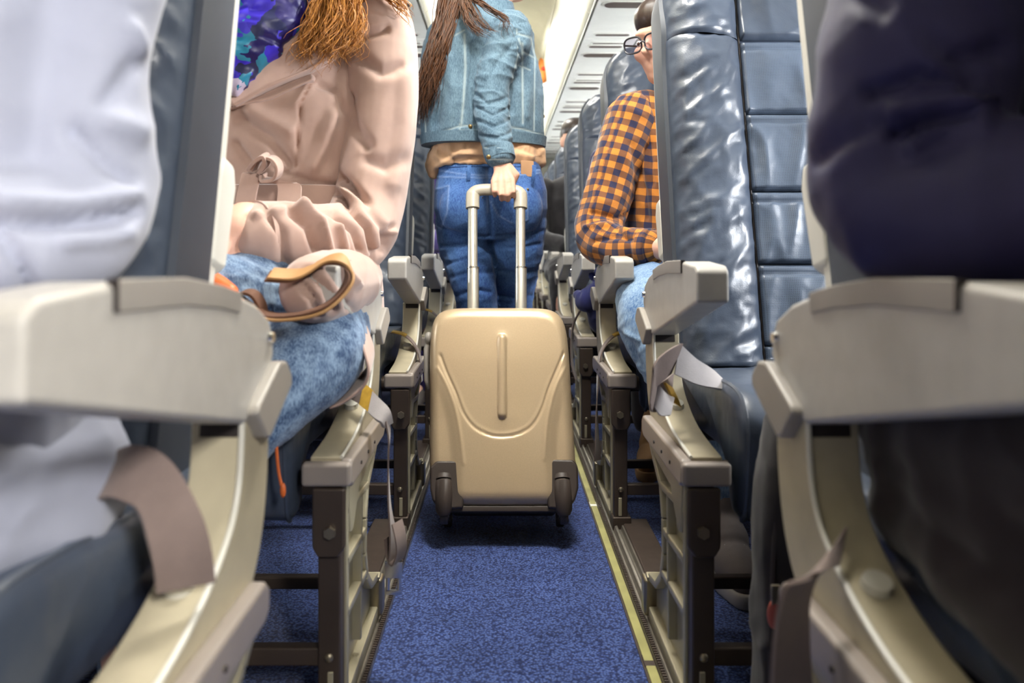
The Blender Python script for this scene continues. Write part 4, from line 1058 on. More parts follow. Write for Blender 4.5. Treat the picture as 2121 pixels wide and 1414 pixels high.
# coat
cm_ = MB()
cm_.loft(rings_z([(-0.43, 1.47, 0.53, 0.185, 0.135, 0), (-0.43, 1.47, 0.62, 0.180, 0.135, 0), (-0.43, 1.48, 0.72, 0.160, 0.118, 0), (-0.43, 1.49, 0.775, 0.150, 0.108, 0), (-0.43, 1.49, 0.86, 0.162, 0.118, 0), (-0.43, 1.49, 0.95, 0.172, 0.128, 0), (-0.425, 1.50, 1.03, 0.172, 0.112, 0), (-0.42, 1.50, 1.075, 0.145, 0.09, 0), (-0.42, 1.50, 1.105, 0.095, 0.07, 0)], 32))
limb(cm_, [P(655, 610, 1.40), P(610, 600, 1.27)], [0.11, 0.07]); limb(cm_, [P(742, 575, 1.34), P(705, 588, 1.20), P(672, 592, 1.12), P(650, 598, 1.075)], [0.046, 0.054, 0.052, 0.048]); limb(cm_, [Vector((-0.49, 1.44, 0.59)), Vector((-0.47, 1.30, 0.60))], [0.115, 0.085])
limb(cm_, [Vector((-0.595, 1.49, 1.02)), Vector((-0.65, 1.42, 0.74)), Vector((-0.52, 1.24, 0.69))], [0.07, 0.062, 0.048])
ce = blob(cm_, 0.005, 4); folds(ce, 0.004, 26, 12)
cs = [([(640, 560), (676, 596), (692, 640)], 8, -0.012), ([(686, 552), (716, 590), (726, 640)], 8, -0.012), ([(625, 590), (650, 620), (660, 650)], 7, -0.010), ([(700, 548), (740, 590)], 7, 0.008), ([(653, 157), (624, 212), (618, 280), (614, 345)], 3.0, -0.003), ([(640, 180), (612, 215)], 8, 0.005), ([(500, 250), (560, 290), (600, 340)], 12, -0.010), ([(520, 225), (600, 270)], 14, 0.008), ([(660, 175), (700, 190), (712, 230)], 7, -0.006),
      ([(690, 240), (670, 300), (650, 345)], 14, 0.008), ([(570, 350), (640, 375), (700, 385)], 6, -0.008), ([(490, 300), (520, 340)], 8, -0.008)]
strokes(ce, [(a, w, d*1.4) for a, w, d in cs]); mark(ce, 'seam', [([(653, 157), (624, 212), (618, 280), (614, 345)], 2.4)])
put(ce, 'coat', M_coat, BW)
# sleeve on the aisle side
sl = MB()
limb(sl, [P(775, 40, 1.47), P(788, 110, 1.455), P(790, 220, 1.44), P(776, 340, 1.425), P(758, 440, 1.40), P(728, 492, 1.345), P(650, 494, 1.265), P(575, 488, 1.215), P(532, 486, 1.195)], [0.068, 0.070, 0.066, 0.066, 0.068, 0.066, 0.058, 0.054, 0.052], n=28)
se = blob(sl, 0.004, 3)
folds(se, 0.0035, 30, 8, (1, 1, 0.7))
ss_ = [([(700, 365), (760, 420), (800, 470), (805, 520)], 9, -0.014), ([(690, 395), (730, 430), (765, 470), (775, 520)], 7, -0.014), ([(715, 395), (770, 430), (812, 480)], 8, 0.010), ([(660, 428), (690, 440), (735, 478), (748, 520)], 7, -0.010),
       ([(600, 435), (640, 470), (655, 520)], 8, -0.010), ([(620, 430), (665, 460), (685, 530)], 8, 0.010), ([(550, 440), (585, 480), (590, 545)], 9, -0.006), ([(700, 470), (712, 510), (710, 550)], 8, 0.009),
       ([(720, 200), (730, 260), (760, 300)], 12, -0.008), ([(745, 120), (790, 150), (830, 140)], 12, -0.006), ([(735, 90), (760, 70), (800, 60)], 9, -0.008), ([(770, 540), (800, 515), (812, 470)], 6, -0.009), ([(840, 150), (838, 260), (815, 380)], 16, 0.006),
       ([(760, 330), (800, 345), (830, 330)], 14, -0.006), ([(530, 445), (600, 432), (680, 432)], 8, 0.005)]
strokes(se, [(a, w, d*1.5) for a, w, d in ss_])
put(se, 'sleeve', M_coat, BW)
cfp = [P(536, 486, 1.197), P(526, 486, 1.19)]
build(MB().tube([cfp[0], cfp[1], cfp[1]+(cfp[0]-cfp[1])*0.5], [0.0525, 0.0535, 0.047], n=32), 'cuff', M_coat, BW, angle=40)
# lapels, belt and bow
def slab(pts, y, thick, name, mat, par, bev=0.004):
    q = [P(u, v, yy) for u, v, yy in pts]; n = len(q); m = MB()
    m.add([p for p in q]+[p+Vector((0, thick, 0)) for p in q], [tuple(range(n)), tuple(range(2*n-1, n-1, -1))]+[(i, (i+1) % n, (i+1) % n+n, i+n) for i in range(n)])
    return build(m, name, mat, par, bevel=bev, seg=3)
slab([(470, 205, 1.350), (488, 186, 1.345), (560, 110, 1.340), (655, -10, 1.355), (700, -20, 1.375), (708, 60, 1.385), (690, 118, 1.372), (640, 142, 1.350), (560, 178, 1.343), (480, 222, 1.347)], 0, 0.035, 'lapel', M_coat, BW, 0.007)
slab([(440, 232, 1.356), (560, 205, 1.356), (650, 162, 1.360), (648, 150, 1.385), (560, 170, 1.385), (440, 205, 1.385)], 0, 0.03, 'lapel', M_coat, BW, 0.006)
bl = MB(); bl.loft([ering((-0.43, 1.488, z), (w, 0, 0), (0, d, 0), 48) for z, w, d in ((0.752, 0.150, 0.108), (0.754, 0.160, 0.119), (0.792, 0.159, 0.118), (0.794, 0.150, 0.108))])
bo = build(bl, 'coat_belt', M_coat, BW, angle=50)
def rib(pts, w, t, name, par, mat=None):
    return build(MB().ribbon(smooth_curve([tuple(P(*p)) for p in pts], 24), Vector(w), t), name, mat or M_coat, par, bevel=0.0015, seg=1)
rib([(525, 352, 1.335), (540, 330, 1.32), (565, 328, 1.305), (578, 345, 1.30), (572, 368, 1.31), (548, 372, 1.325), (545, 360, 1.335)], (0, 0.035, 0.008), 0.006, 'belt_bow', bo)
rib([(518, 350, 1.34), (528, 335, 1.31), (548, 322, 1.30), (552, 340, 1.31), (540, 356, 1.33)], (0, 0.030, 0.010), 0.006, 'belt_bow', bo)
rib([(522, 358, 1.335), (514, 390, 1.325), (506, 430, 1.31)], (0.034, 0, 0), 0.005, 'belt_tail', bo)
rib([(545, 372, 1.335), (580, 378, 1.335), (598, 382, 1.335), (600, 400, 1.33), (597, 428, 1.32)], (0.040, 0, 0), 0.005, 'belt_tail', bo)
# hem of the coat hanging beside the thigh
rib([(706, 648, 1.24), (742, 672, 1.20), (762, 718, 1.17), (768, 756, 1.16), (752, 786, 1.16), (716, 812, 1.155), (690, 822, 1.15)], (-0.010, 0.10, 0.012), 0.005, 'coat_hem', BW)
rib([(716, 668, 1.26), (744, 700, 1.25), (752, 745, 1.25), (738, 790, 1.24)], (-0.01, 0.05, 0.01), 0.004, 'coat_lining', BW, M_belt_pale)
sc = MB()
for a in ([(450, -30, 1.36), (520, 10, 1.345), (590, 20, 1.35), (650, -40, 1.38)], [(450, 30, 1.345), (520, 60, 1.335), (570, 55, 1.34), (610, 15, 1.36)], [(450, 90, 1.34), (500, 110, 1.335), (545, 95, 1.34)], [(440, 150, 1.345), (485, 155, 1.343), (505, 135, 1.345)], [(440, 60, 1.36), (500, 90, 1.36), (540, 60, 1.37)]):
    limb(sc, [P(*p) for p in a], [0.034, 0.034, 0.032, 0.03][:len(a)])
sce = blob(sc, 0.004, 2); folds(sce, 0.008, 60, 3, (1, 1, 1.3)); put(sce, 'scarf', M_scarf, BW)
# hair
hm = MB(); hm.ellipsoid(hcB+Vector((0.01, 0.022, 0.035)), (0.090, 0.098, 0.094)); limb(hm, [hcB+Vector((0.07, 0.02, 0.02)), hcB+Vector((0.10, 0.0, -0.10)), P(735, -30, 1.40)], [0.055, 0.05, 0.035])
limb(hm, [hcB+Vector((-0.08, 0.02, 0.02)), hcB+Vector((-0.10, 0.0, -0.10)), Vector((-0.53, 1.40, 1.05))], [0.055, 0.05, 0.035])
hr = put(blob(hm, 0.006, 4), 'hair', M_hairB, BW)
ga = [hcB+Vector((0.07, -0.01, 0.0)), P(700, -120, 1.38), P(690, -30, 1.365), P(695, 40, 1.35), P(680, 95, 1.34), P(678, 135, 1.338)]
gb = [hcB+Vector((0.07, -0.02, 0.0)), P(690, -110, 1.37), P(665, -20, 1.355), P(650, 50, 1.345), P(634, 100, 1.338), P(622, 140, 1.335)]
gc = [hcB+Vector((0.07, 0.0, 0.0)), P(720, -120, 1.39), P(720, -30, 1.37), P(728, 40, 1.36), P(728, 90, 1.355), P(712, 118, 1.35)]
gd = [hcB+Vector((0.07, 0.02, 0.0)), P(740, -120, 1.42), P(760, -50, 1.40), P(800, -12, 1.395), P(835, 15, 1.40), P(846, 45, 1.42)]
build(strands([ga, gb, gc, ga, gc], 520, 0.0100, 0.0013, 13, 0.016, freq=2.2), 'hair_lock', M_hairB, hr, angle=None)
build(strands([gd], 60, 0.008, 0.0018, 17, 0.010), 'hair_lock', M_hairB, hr, angle=None)

# ------------------------------------------------------------------ man in the plaid shirt (right, third row)
CM = thing('person', 'seated man in orange and navy plaid shirt, glasses and pale jeans', 'person', (0.48, 2.15, 0))
def plaid_mat():
    m, nt, b = nodes_of('plaid_flannel')
    at = N(nt, 'ShaderNodeAttribute', attribute_name='weave'); sp = N(nt, 'ShaderNodeSeparateXYZ'); nt.links.new(at.outputs['Vector'], sp.inputs[0])
    pitch = 0.037
    def stripe(s):
        fr = math_n(nt, 'FRACT', math_n(nt, 'MULTIPLY', s, 1/pitch)); return math_n(nt, 'LESS_THAN', fr, 0.5)
    su = math_n(nt, 'ADD', stripe(sp.outputs[0]), stripe(sp.outputs[1]))
    r = ramp(nt, math_n(nt, 'MULTIPLY', su, 0.5), [(0.0, srgb(206, 132, 56)), (0.3, srgb(122, 80, 54)), (0.8, srgb(46, 46, 74))]); r.color_ramp.interpolation = 'CONSTANT'
    nz = noise_n(nt, at.outputs['Vector'], 700, 3); rr = ramp(nt, nz.outputs['Fac'], [(0.3, (0.8, 0.8, 0.8, 1)), (0.7, (1.15, 1.15, 1.15, 1))])
    nt.links.new(mixc(nt, 1.0, r.outputs['Color'], rr.outputs['Color'], 'MULTIPLY'), b.inputs['Base Color'])
    b.inputs['Roughness'].default_value = 0.9; b.inputs['Sheen Weight'].default_value = 0.3; b.inputs['Specular IOR Level'].default_value = 0.2
    bump(nt, b, nz.outputs['Fac'], 0.3, 0.001); return m
M_plaid = plaid_mat()
def weave_attr(me, path=None, ref=(0, 0, 1)):
    co = get_co(me)
    if path is None: w = np.stack([co[:, 0], co[:, 2]+0.12*co[:, 0], co[:, 1]*0], 1)
    else:
        sp = np.array([tuple(p) for p in smooth_curve([tuple(p) for p in path], 60)]); L = np.r_[0, np.cumsum(np.linalg.norm(np.diff(sp, axis=0), axis=1))]
        best = np.full(len(co), 1e9); s_ = np.zeros(len(co)); ang = np.zeros(len(co)); prev = np.array(ref, float)
        for i in range(len(sp)-1):
            t = sp[i+1]-sp[i]; l = np.linalg.norm(t); t = t/l; prev = prev-t*prev.dot(t); prev /= np.linalg.norm(prev); b_ = np.cross(t, prev)
            q = co-sp[i]; tt = np.clip(q@t, 0, l); d = np.linalg.norm(q-tt[:, None]*t, axis=1); k_ = d < best
            best[k_] = d[k_]; s_[k_] = L[i]+(q@t)[k_]; ang[k_] = np.arctan2(q@b_, q@prev)[k_]
        w = np.stack([s_, ang*0.062, s_*0], 1)
    a = me.attributes.new('weave', 'FLOAT_VECTOR', 'POINT'); a.data.foreach_set('vector', w.astype(np.float32).ravel())
M_jeansC = denim('pale_jeans', srgb(70, 108, 160), srgb(170, 196, 216), 260, 0.36, 0.66, None, 7)
M_hairC = hairmat('dark_hair', srgb(30, 20, 16), srgb(58, 40, 30))
M_frame = plain('glasses_frame', srgb(40, 38, 44), 0.3)
def glassmat():
    m, nt, b = nodes_of('lens_glass'); tr = N(nt, 'ShaderNodeBsdfTransparent'); tr.inputs[0].default_value = (0.82, 0.80, 0.84, 1); gl = N(nt, 'ShaderNodeBsdfGlossy'); gl.inputs['Roughness'].default_value = 0.05
    mx = N(nt, 'ShaderNodeMixShader'); mx.inputs[0].default_value = 0.0; nt.links.new(tr.outputs[0], mx.inputs[1]); nt.links.new(gl.outputs[0], mx.inputs[2])
    nt.links.new(mx.outputs[0], nt.nodes['Material Output'].inputs['Surface']); return m
M_lens = glassmat()
hcC = P(1381, 92, 2.14)
bm2 = MB(); L_, R_ = head(bm2, hcC, (-0.72, -0.66, -0.18))
limb(bm2, [hcC+Vector((0.02, 0.03, -0.06)), (0.485, 2.20, 1.12), (0.49, 2.22, 1.04)], [0.058, 0.058, 0.07])
bm2.loft(rings_z([(0.50, 2.20, 0.49, 0.15, 0.11, 0), (0.50, 2.21, 0.75, 0.14, 0.10, 0), (0.50, 2.23, 0.95, 0.155, 0.105, 0), (0.50, 2.23, 1.05, 0.13, 0.08, 0)]))
apath = [P(1312, 248, 2.19), P(1282, 330, 2.16), P(1252, 430, 2.12), P(1240, 488, 2.085), P(1276, 512, 2.02), P(1345, 512, 1.94)]
limb(bm2, apath, [0.05, 0.046, 0.042, 0.042, 0.038, 0.032])
limb(bm2, [P(1345, 512, 1.94), P(1372, 514, 1.91)], [0.032, 0.030])
hand(bm2, P(1372, 516, 1.91), P(1432, 530, 1.86), (0, -0.5, -0.8), (0.2, 0.6, -0.7), curl=(35, 45, 35))
limb(bm2, [Vector((0.68, 2.22, 1.00)), Vector((0.73, 2.14, 0.74)), Vector((0.60, 1.95, 0.68))], [0.05, 0.042, 0.03]); hand(bm2, Vector((0.60, 1.95, 0.68)), Vector((0.55, 1.87, 0.66)), (0, 0.5, 0.8), (-0.5, 0.4, -0.6))
kC1, kC2 = P(1345, 640, 1.80), Vector((0.62, 1.80, 0.56)); aC1, aC2 = Vector((0.445, 1.66, 0.11)), Vector((0.62, 1.72, 0.11))
for hp, kk, an in ((Vector((0.42, 2.16, 0.555)), kC1, aC1), (Vector((0.58, 2.16, 0.555)), kC2, aC2)):
    limb(bm2, [hp, kk, an], [0.074, 0.052, 0.036]); foot(bm2, an, an+Vector((0.0, -0.11, -0.065)), 0.6)
bC = put(blob(bm2, 0.0064, 3), 'body', M_skin, CM); eyes(L_, R_, bC)
tm = MB(); tm.loft(rings_z([(0.50, 2.20, 0.56, 0.175, 0.13, 0), (0.50, 2.21, 0.75, 0.168, 0.125, 0), (0.50, 2.22, 0.92, 0.180, 0.130, 0), (0.50, 2.23, 1.02, 0.185, 0.115, 0), (0.50, 2.23, 1.07, 0.14, 0.09, 0), (0.49, 2.23, 1.10, 0.085, 0.075, 0)], 32))
limb(tm, [Vector((0.68, 2.22, 1.01)), Vector((0.735, 2.14, 0.74)), Vector((0.62, 1.97, 0.69))], [0.07, 0.06, 0.05])
limb(tm, [P(1330, 240, 2.20), P(1316, 262, 2.19)], [0.075, 0.07])
te = blob(tm, 0.005, 4); weave_attr(te); folds(te, 0.006, 34, 7)
strokes(te, [([(1320, 330), (1335, 400), (1340, 450)], 6, -0.010), ([(1345, 300), (1352, 380)], 6, -0.008)]); put(te, 'shirt', M_plaid, CM)
sl = MB(); limb(sl, apath, [0.078, 0.070, 0.066, 0.064, 0.056, 0.047], n=28)
se = blob(sl, 0.0045, 3); weave_attr(se, apath, (0.6, 0.8, 0)); folds(se, 0.005, 48, 6)
strokes(se, [([(1225, 440), (1270, 450), (1310, 440)], 6, -0.010), ([(1212, 470), (1260, 465), (1300, 478)], 5, 0.008), ([(1230, 500), (1275, 490), (1320, 495)], 5, -0.008), ([(1275, 470), (1300, 500), (1305, 535)], 5, -0.007), ([(1310, 300), (1322, 360), (1315, 420)], 8, -0.008), ([(1250, 290), (1240, 350)], 8, 0.005)])
put(se, 'sleeve', M_plaid, CM)
cq = [P(1332, 513, 1.95), P(1352, 513, 1.93)]
cu_ = MB(); cu_.tube([cq[0], cq[1], cq[1]+(cq[0]-cq[1])*0.3], [0.049, 0.050, 0.043], n=32); cbm = blob(cu_, 0.004, 1); weave_attr(cbm, apath, (0.6, 0.8, 0)); put(cbm, 'cuff', M_plaid, CM)
kc = MB(); limb(kc, [P(1300, 232, 2.17), P(1340, 215, 2.15)], [0.02, 0.02])
jm = MB()
limb(jm, [Vector((0.42, 2.17, 0.56)), P(1352, 612, 1.95), P(1350, 640, 1.82), P(1356, 690, 1.775), Vector((0.385, 1.72, 0.35)), Vector((0.445, 1.67, 0.12))], [0.098, 0.090, 0.082, 0.076, 0.062, 0.056], n=20)
limb(jm, [Vector((0.58, 2.17, 0.56)), Vector((0.62, 1.95, 0.57)), Vector((0.62, 1.81, 0.55)), Vector((0.62, 1.74, 0.34)), Vector((0.62, 1.72, 0.12))], [0.098, 0.09, 0.08, 0.062, 0.056], n=20)
je = blob(jm, 0.0055, 4); folds(je, 0.004, 50, 3)
strokes(je, [([(1282, 690), (1310, 715), (1320, 750)], 4, -0.007), ([(1285, 720), (1305, 745)], 4, -0.007), ([(1296, 690), (1325, 705)], 4, 0.006), ([(1300, 760), (1325, 790)], 4, -0.006), ([(1310, 735), (1330, 770)], 4, 0.006)])
put(je, 'jeans', M_jeansC, CM)
hm = MB(); hm.ellipsoid(L_(0, -0.008, 0.072), (0.082, 0.100, 0.066), R_)
for s in (-1, 1): hm.ellipsoid(L_(s*0.062, -0.036, 0.03), (0.022, 0.05, 0.055), R_)
put(blob(hm, 0.005, 3), 'hair', M_hairC, CM)
gm = None
gob = MB()
for s in (-1, 1):
    c = L_(s*0.034, 0.108, 0.004); r_ = [R_ @ Vector((0.029*math.copysign(abs(math.cos(a))**0.7, math.cos(a)), 0, 0.021*math.copysign(abs(math.sin(a))**0.7, math.sin(a)))) for a in np.linspace(0, 2*math.pi, 25)]
    gob.tube([c+q for q in r_], 0.0026, n=8)
    gob.tube([L_(s*0.063, 0.106, 0.012), L_(s*0.078, 0.09, 0.012), L_(s*0.084, 0.0, 0.010), L_(s*0.084, -0.02, 0.0)], 0.0026, n=8)
gob.tube([L_(-0.008, 0.110, 0.006), L_(0, 0.113, 0.009), L_(0.008, 0.110, 0.006)], 0.0024, n=8)
gl = build(gob, 'glasses', M_frame, None, origin=L_(0, 0.1, 0)); tagobj(gl, 'dark framed glasses worn by the man in plaid', 'glasses')
for s in (-1, 1):
    c = L_(s*0.034, 0.108, 0.004); q = [c+R_ @ Vector((0.028*math.copysign(abs(math.cos(a))**0.7, math.cos(a)), 0, 0.020*math.copysign(abs(math.sin(a))**0.7, math.sin(a)))) for a in np.linspace(0, 2*math.pi, 24, endpoint=False)]
    fw = R_ @ Vector((0, 0.0012, 0))
    build(MB().add([p-fw for p in q]+[p+fw for p in q], [tuple(range(24)), tuple(range(47, 23, -1))]+[(i, (i+1) % 24, (i+1) % 24+24, i+24) for i in range(24)]), 'lens', M_lens, gl, smooth=False)
M_sneak = plain('grey_canvas', srgb(108, 100, 98), 0.85, bmp=0.3, bscale=800)
M_sole = plain('sole_white', srgb(176, 172, 168), 0.6)
def sneaker(an, d, par, mat, sole, n1='shoe'):
    an, d = Vector(an), Vector(d).normalized(); s_ = MB()
    T_ = lambda f, z, x=0: Vector((an.x, an.y, 0))+d*f+Vector((0, 0, z))
    limb(s_, [T_(-0.05, 0.05), T_(0.02, 0.055), T_(0.10, 0.048), T_(0.165, 0.042)], [0.038, 0.042, 0.043, 0.030]); limb(s_, [T_(-0.02, 0.135), T_(0.0, 0.09), T_(0.05, 0.075)], [0.046, 0.046, 0.044])
    me = blob(s_, 0.005, 4); co = get_co(me); co[:, 2] = np.maximum(co[:, 2], 0.016); set_co(me, co); so = put(me, n1, mat, par)
    sb = MB(); limb(sb, [T_(-0.052, 0.018), T_(0.03, 0.018), T_(0.11, 0.018), T_(0.17, 0.018)], [0.042, 0.044, 0.047, 0.034], n=20); me = blob(sb, 0.005, 2); co = get_co(me); co[:, 2] = np.clip(co[:, 2], 0.001, 0.030); set_co(me, co)
    put(me, 'sole', sole, so)
    lc = MB()
    for i in range(3): a = T_(0.05+0.022*i, 0.096-0.006*i); side = Vector((-d.y, d.x, 0))*0.02; lc.tube([a-side, a+Vector((0, 0, 0.004)), a+side], 0.0025, n=6)
    build(lc, 'laces', sole, so)
sneaker((0.445, 1.64, 0), (0.0, -1, 0), CM, M_sneak, M_sole); sneaker((0.62, 1.70, 0), (0.05, -1, 0), CM, M_sneak, M_sole)

# ------------------------------------------------------------------ nearest passengers: pale shirt on the left, navy suit on the right
def seated(name, label, sx, xc, yc, mats, arm, armr, torso, legs, vox=0.006, face=(0, -1, -0.1), hz=1.29, hair_c=None, far_arm=True, jk='jacket', strokes_=None, amp=0.006, shoes=True):
    top, bot, hairm = mats
    root = thing('person', label, 'person', (xc, yc, 0))
    hc_ = Vector((xc, yc-0.02, hz)); b = MB(); L_, R_ = head(b, hc_, face)
    limb(b, [hc_+Vector((0, 0.01, -0.06)), (xc, yc+0.01, hz-0.16), (xc, yc+0.02, hz-0.24)], [0.055, 0.055, 0.07])
    b.loft(rings_z([(x, y, z, w*0.85, d*0.82, a) for x, y, z, w, d, a in torso]))
    limb(b, arm[:-1], [r*0.72 for r in armr[:-1]]); hand(b, arm[-2], arm[-1], (0, 0.2, -1), (-sx*0.3, 0.6, -0.5))
    oth = [Vector((2*xc-arm[0].x, arm[0].y, arm[0].z)), Vector((2*xc-arm[0].x+sx*0.05, yc-0.05, hz-0.56)), Vector((xc+sx*0.10, yc-0.26, hz-0.60))]
    limb(b, oth, [0.045, 0.04, 0.03]); hand(b, oth[-1], oth[-1]+Vector((-sx*0.05, -0.06, -0.02)), (0, 0.3, -1), (-sx*0.5, 0.4, -0.5))
    for hp, kk, an in legs: limb(b, [hp, kk, an], [0.066, 0.048, 0.034]); foot(b, an, an+Vector((0, -0.11, -0.06)), 0.66)
    bo_ = put(blob(b, max(vox, 0.0075), 3), 'body', M_skin, root); eyes(L_, R_, bo_)
    t = MB(); t.loft(rings_z(torso, 32)); limb(t, arm[:-1], armr[:-1], n=24); limb(t, oth[:2]+[oth[1].lerp(oth[2], 0.85)], [0.062, 0.056, 0.046])
    te = blob(t, vox, 4); folds(te, amp, 30, 17)
    if strokes_: strokes(te, strokes_)
    put(te, jk, top, root)
    l = MB()
    for hp, kk, an in legs: limb(l, [hp, hp.lerp(kk, 0.6), kk, kk.lerp(an, 0.4), an], [0.092, 0.086, 0.072, 0.062, 0.054])
    le = blob(l, vox, 4); folds(le, 0.004, 45, 19); put(le, 'trousers', bot, root)
    hh = MB(); hh.ellipsoid(L_(0, -0.010, 0.070), (0.083, 0.100, 0.068), R_)
    for s in (-1, 1): hh.ellipsoid(L_(s*0.064, -0.036, 0.03), (0.022, 0.05, 0.055), R_)
    put(blob(hh, 0.007, 3), 'hair', hairm, root)
    if shoes:
        for hp, kk, an in legs: s_ = MB(); foot(s_, Vector((an.x, an.y, 0.085)), Vector((an.x, an.y-0.15, 0.035))); put(blob(s_, 0.008, 3), 'shoe', M_caseblk, root)
    return root
M_pale = cloth('pale_shirt', srgb(168, 172, 190), 0.8, weave=800, bmp=0.1, var=0.03)
M_navy = cloth('navy_suit', srgb(46, 44, 84), 0.55, weave=900, bmp=0.12, sheen=0.1)
M_navyd = cloth('dark_trousers', srgb(38, 30, 32), 0.8)
seated('person', 'seated passenger in a pale lavender shirt at the left edge, head out of view', -1, -0.50, 0.56, (M_pale, M_pale, M_hairC),
       [P(200, -190, 0.62), P(165, 120, 0.60), P(158, 430, 0.575), P(-40, 520, 0.50), P(-360, 540, 0.42)], [0.062, 0.052, 0.052, 0.048, 0.04],
       [(-0.49, 0.56, 0.47, 0.15, 0.11, 0), (-0.49, 0.56, 0.60, 0.165, 0.115, 0), (-0.50, 0.56, 0.78, 0.155, 0.105, 0), (-0.50, 0.57, 0.95, 0.165, 0.11, 0), (-0.50, 0.58, 1.05, 0.15, 0.085, 0), (-0.50, 0.58, 1.09, 0.08, 0.06, 0)],
       [(P(60, 1000, 0.60)+Vector((-0.02, 0, 0)), Vector((-0.46, 0.20, 0.555)), Vector((-0.47, 0.16, 0.12))), (Vector((-0.56, 0.58, 0.55)), Vector((-0.62, 0.18, 0.555)), Vector((-0.62, 0.14, 0.12)))], 0.0055,
       jk='shirt', strokes_=[([(-20, 455), (120, 462), (230, 450), (280, 435)], 14, -0.014), ([(-20, 420), (150, 425), (270, 405)], 22, 0.010), ([(150, 270), (230, 200), (290, 120)], 18, -0.006), ([(150, 275), (210, 330), (270, 380)], 14, -0.007), ([(0, 480), (50, 560), (75, 640)], 12, -0.010), ([(270, 60), (290, 110)], 16, 0.010), ([(190, 240), (250, 260), (285, 270)], 26, 0.008), ([(130, 500), (230, 490), (265, 480)], 14, 0.008)])
seated('person', 'seated passenger in a navy suit at the right edge, head out of view', 1, 0.56, 0.56, (M_navy, M_navyd, M_hairC),
       [P(1960, -200, 0.62), P(1900, 130, 0.605), P(1876, 405, 0.585), P(2110, 430, 0.52), P(2420, 430, 0.44)], [0.074, 0.072, 0.066, 0.060, 0.04],
       [(0.57, 0.56, 0.47, 0.16, 0.115, 0), (0.57, 0.56, 0.60, 0.17, 0.12, 0), (0.57, 0.56, 0.78, 0.165, 0.11, 0), (0.57, 0.57, 0.95, 0.18, 0.115, 0), (0.57, 0.58, 1.05, 0.165, 0.09, 0), (0.57, 0.58, 1.09, 0.08, 0.06, 0)],
       [(Vector((0.44, 0.58, 0.55)), Vector((0.46, 0.20, 0.555)), Vector((0.44, 0.20, 0.12))), (Vector((0.62, 0.58, 0.55)), Vector((0.66, 0.18, 0.555)), Vector((0.66, 0.14, 0.12)))], 0.0055,
       strokes_=[([(1800, 0), (1880, 60), (1960, 130), (2070, 100)], 24, -0.008), ([(1860, 40), (1950, 140), (2020, 250)], 26, 0.010), ([(1800, 190), (1900, 160), (2000, 180)], 14, -0.012), ([(1850, 235), (1950, 215), (2050, 235)], 16, 0.012), ([(1850, 275), (1930, 255), (2020, 262)], 12, -0.012), ([(1890, 310), (1950, 270), (2030, 260)], 18, 0.012), ([(1690, 330), (1740, 290), (1830, 250)], 18, -0.006)])
DR = [o for o in bpy.data.objects if o.get('label', '').startswith('seated passenger in a navy suit')][0]
ct = MB(); limb(ct, [Vector((0.368, 0.66, 0.545)), Vector((0.37, 0.5, 0.55)), Vector((0.39, 0.30, 0.55))], [0.082, 0.086, 0.08]); limb(ct, [Vector((0.335, 0.655, 0.46)), Vector((0.333, 0.55, 0.45)), Vector((0.34, 0.40, 0.44))], [0.040, 0.046, 0.046])
limb(ct, [Vector((0.34, 0.66, 0.50)), Vector((0.338, 0.5, 0.50))], [0.046, 0.05]); cte = blob(ct, 0.006, 4); folds(cte, 0.006, 34, 8); put(cte, 'coat_tail', M_navyd, DR)
# farther passengers
M_purple = cloth('purple_cloth', srgb(76, 62, 128), 0.8); M_dark = cloth('dark_jacket', srgb(34, 32, 35), 0.8); M_brownboot = plain('brown_suede', srgb(150, 112, 70), 0.85, bmp=0.3, bscale=600)
def far_seated(label, sx, xc, yc, top, bot, hairm, lean=0.0):
    ar = [Vector((xc-sx*0.18, yc, 1.02)), Vector((xc-sx*0.215, yc-0.06, 0.76)), Vector((xc-sx*0.08, yc-0.26, 0.69)), Vector((xc-sx*0.02, yc-0.33, 0.67))]
    return seated('person', label, sx, xc, yc, (top, bot, hairm), ar, [0.062, 0.056, 0.046, 0.04],
       [(xc, yc, 0.48, 0.15, 0.11, 0), (xc, yc, 0.62, 0.16, 0.115, 0), (xc, yc, 0.78, 0.155, 0.105, 0), (xc, yc+0.01, 0.95, 0.17, 0.11, 0), (xc, yc+0.02, 1.05, 0.155, 0.085, 0), (xc, yc+0.02, 1.09, 0.08, 0.06, 0)],
       [(Vector((xc-sx*0.09, yc, 0.55)), Vector((xc-sx*0.11, yc-0.42, 0.55)), Vector((xc-sx*0.10, yc-0.44, 0.12))), (Vector((xc+sx*0.09, yc, 0.55)), Vector((xc+sx*0.11, yc-0.42, 0.55)), Vector((xc+sx*0.10, yc-0.44, 0.12)))], 0.010)
far_seated('passenger in purple clothes seated on the left beyond the standing woman', -1, -0.47, 3.68, M_purple, M_purple, M_hairE)
far_seated('passenger in a dark jacket leaning toward the aisle far down on the right', 1, 0.40, 4.45, M_dark, M_dark, M_hairC)
bp = far_seated('passenger in navy clothes behind the plaid man, brown boot showing under seat', 1, 0.56, 2.97, M_navy, M_navyd, M_hairC)
for ch in list(bp.children):
    if ch.name.startswith('shoe'): bpy.data.objects.remove(ch)
sneaker((0.46, 2.42, 0), (-0.35, -1, 0), bp, M_brownboot, M_brownboot, 'boot'); sneaker((0.66, 2.50, 0), (0.05, -1, 0), bp, M_brownboot, M_brownboot, 'boot')

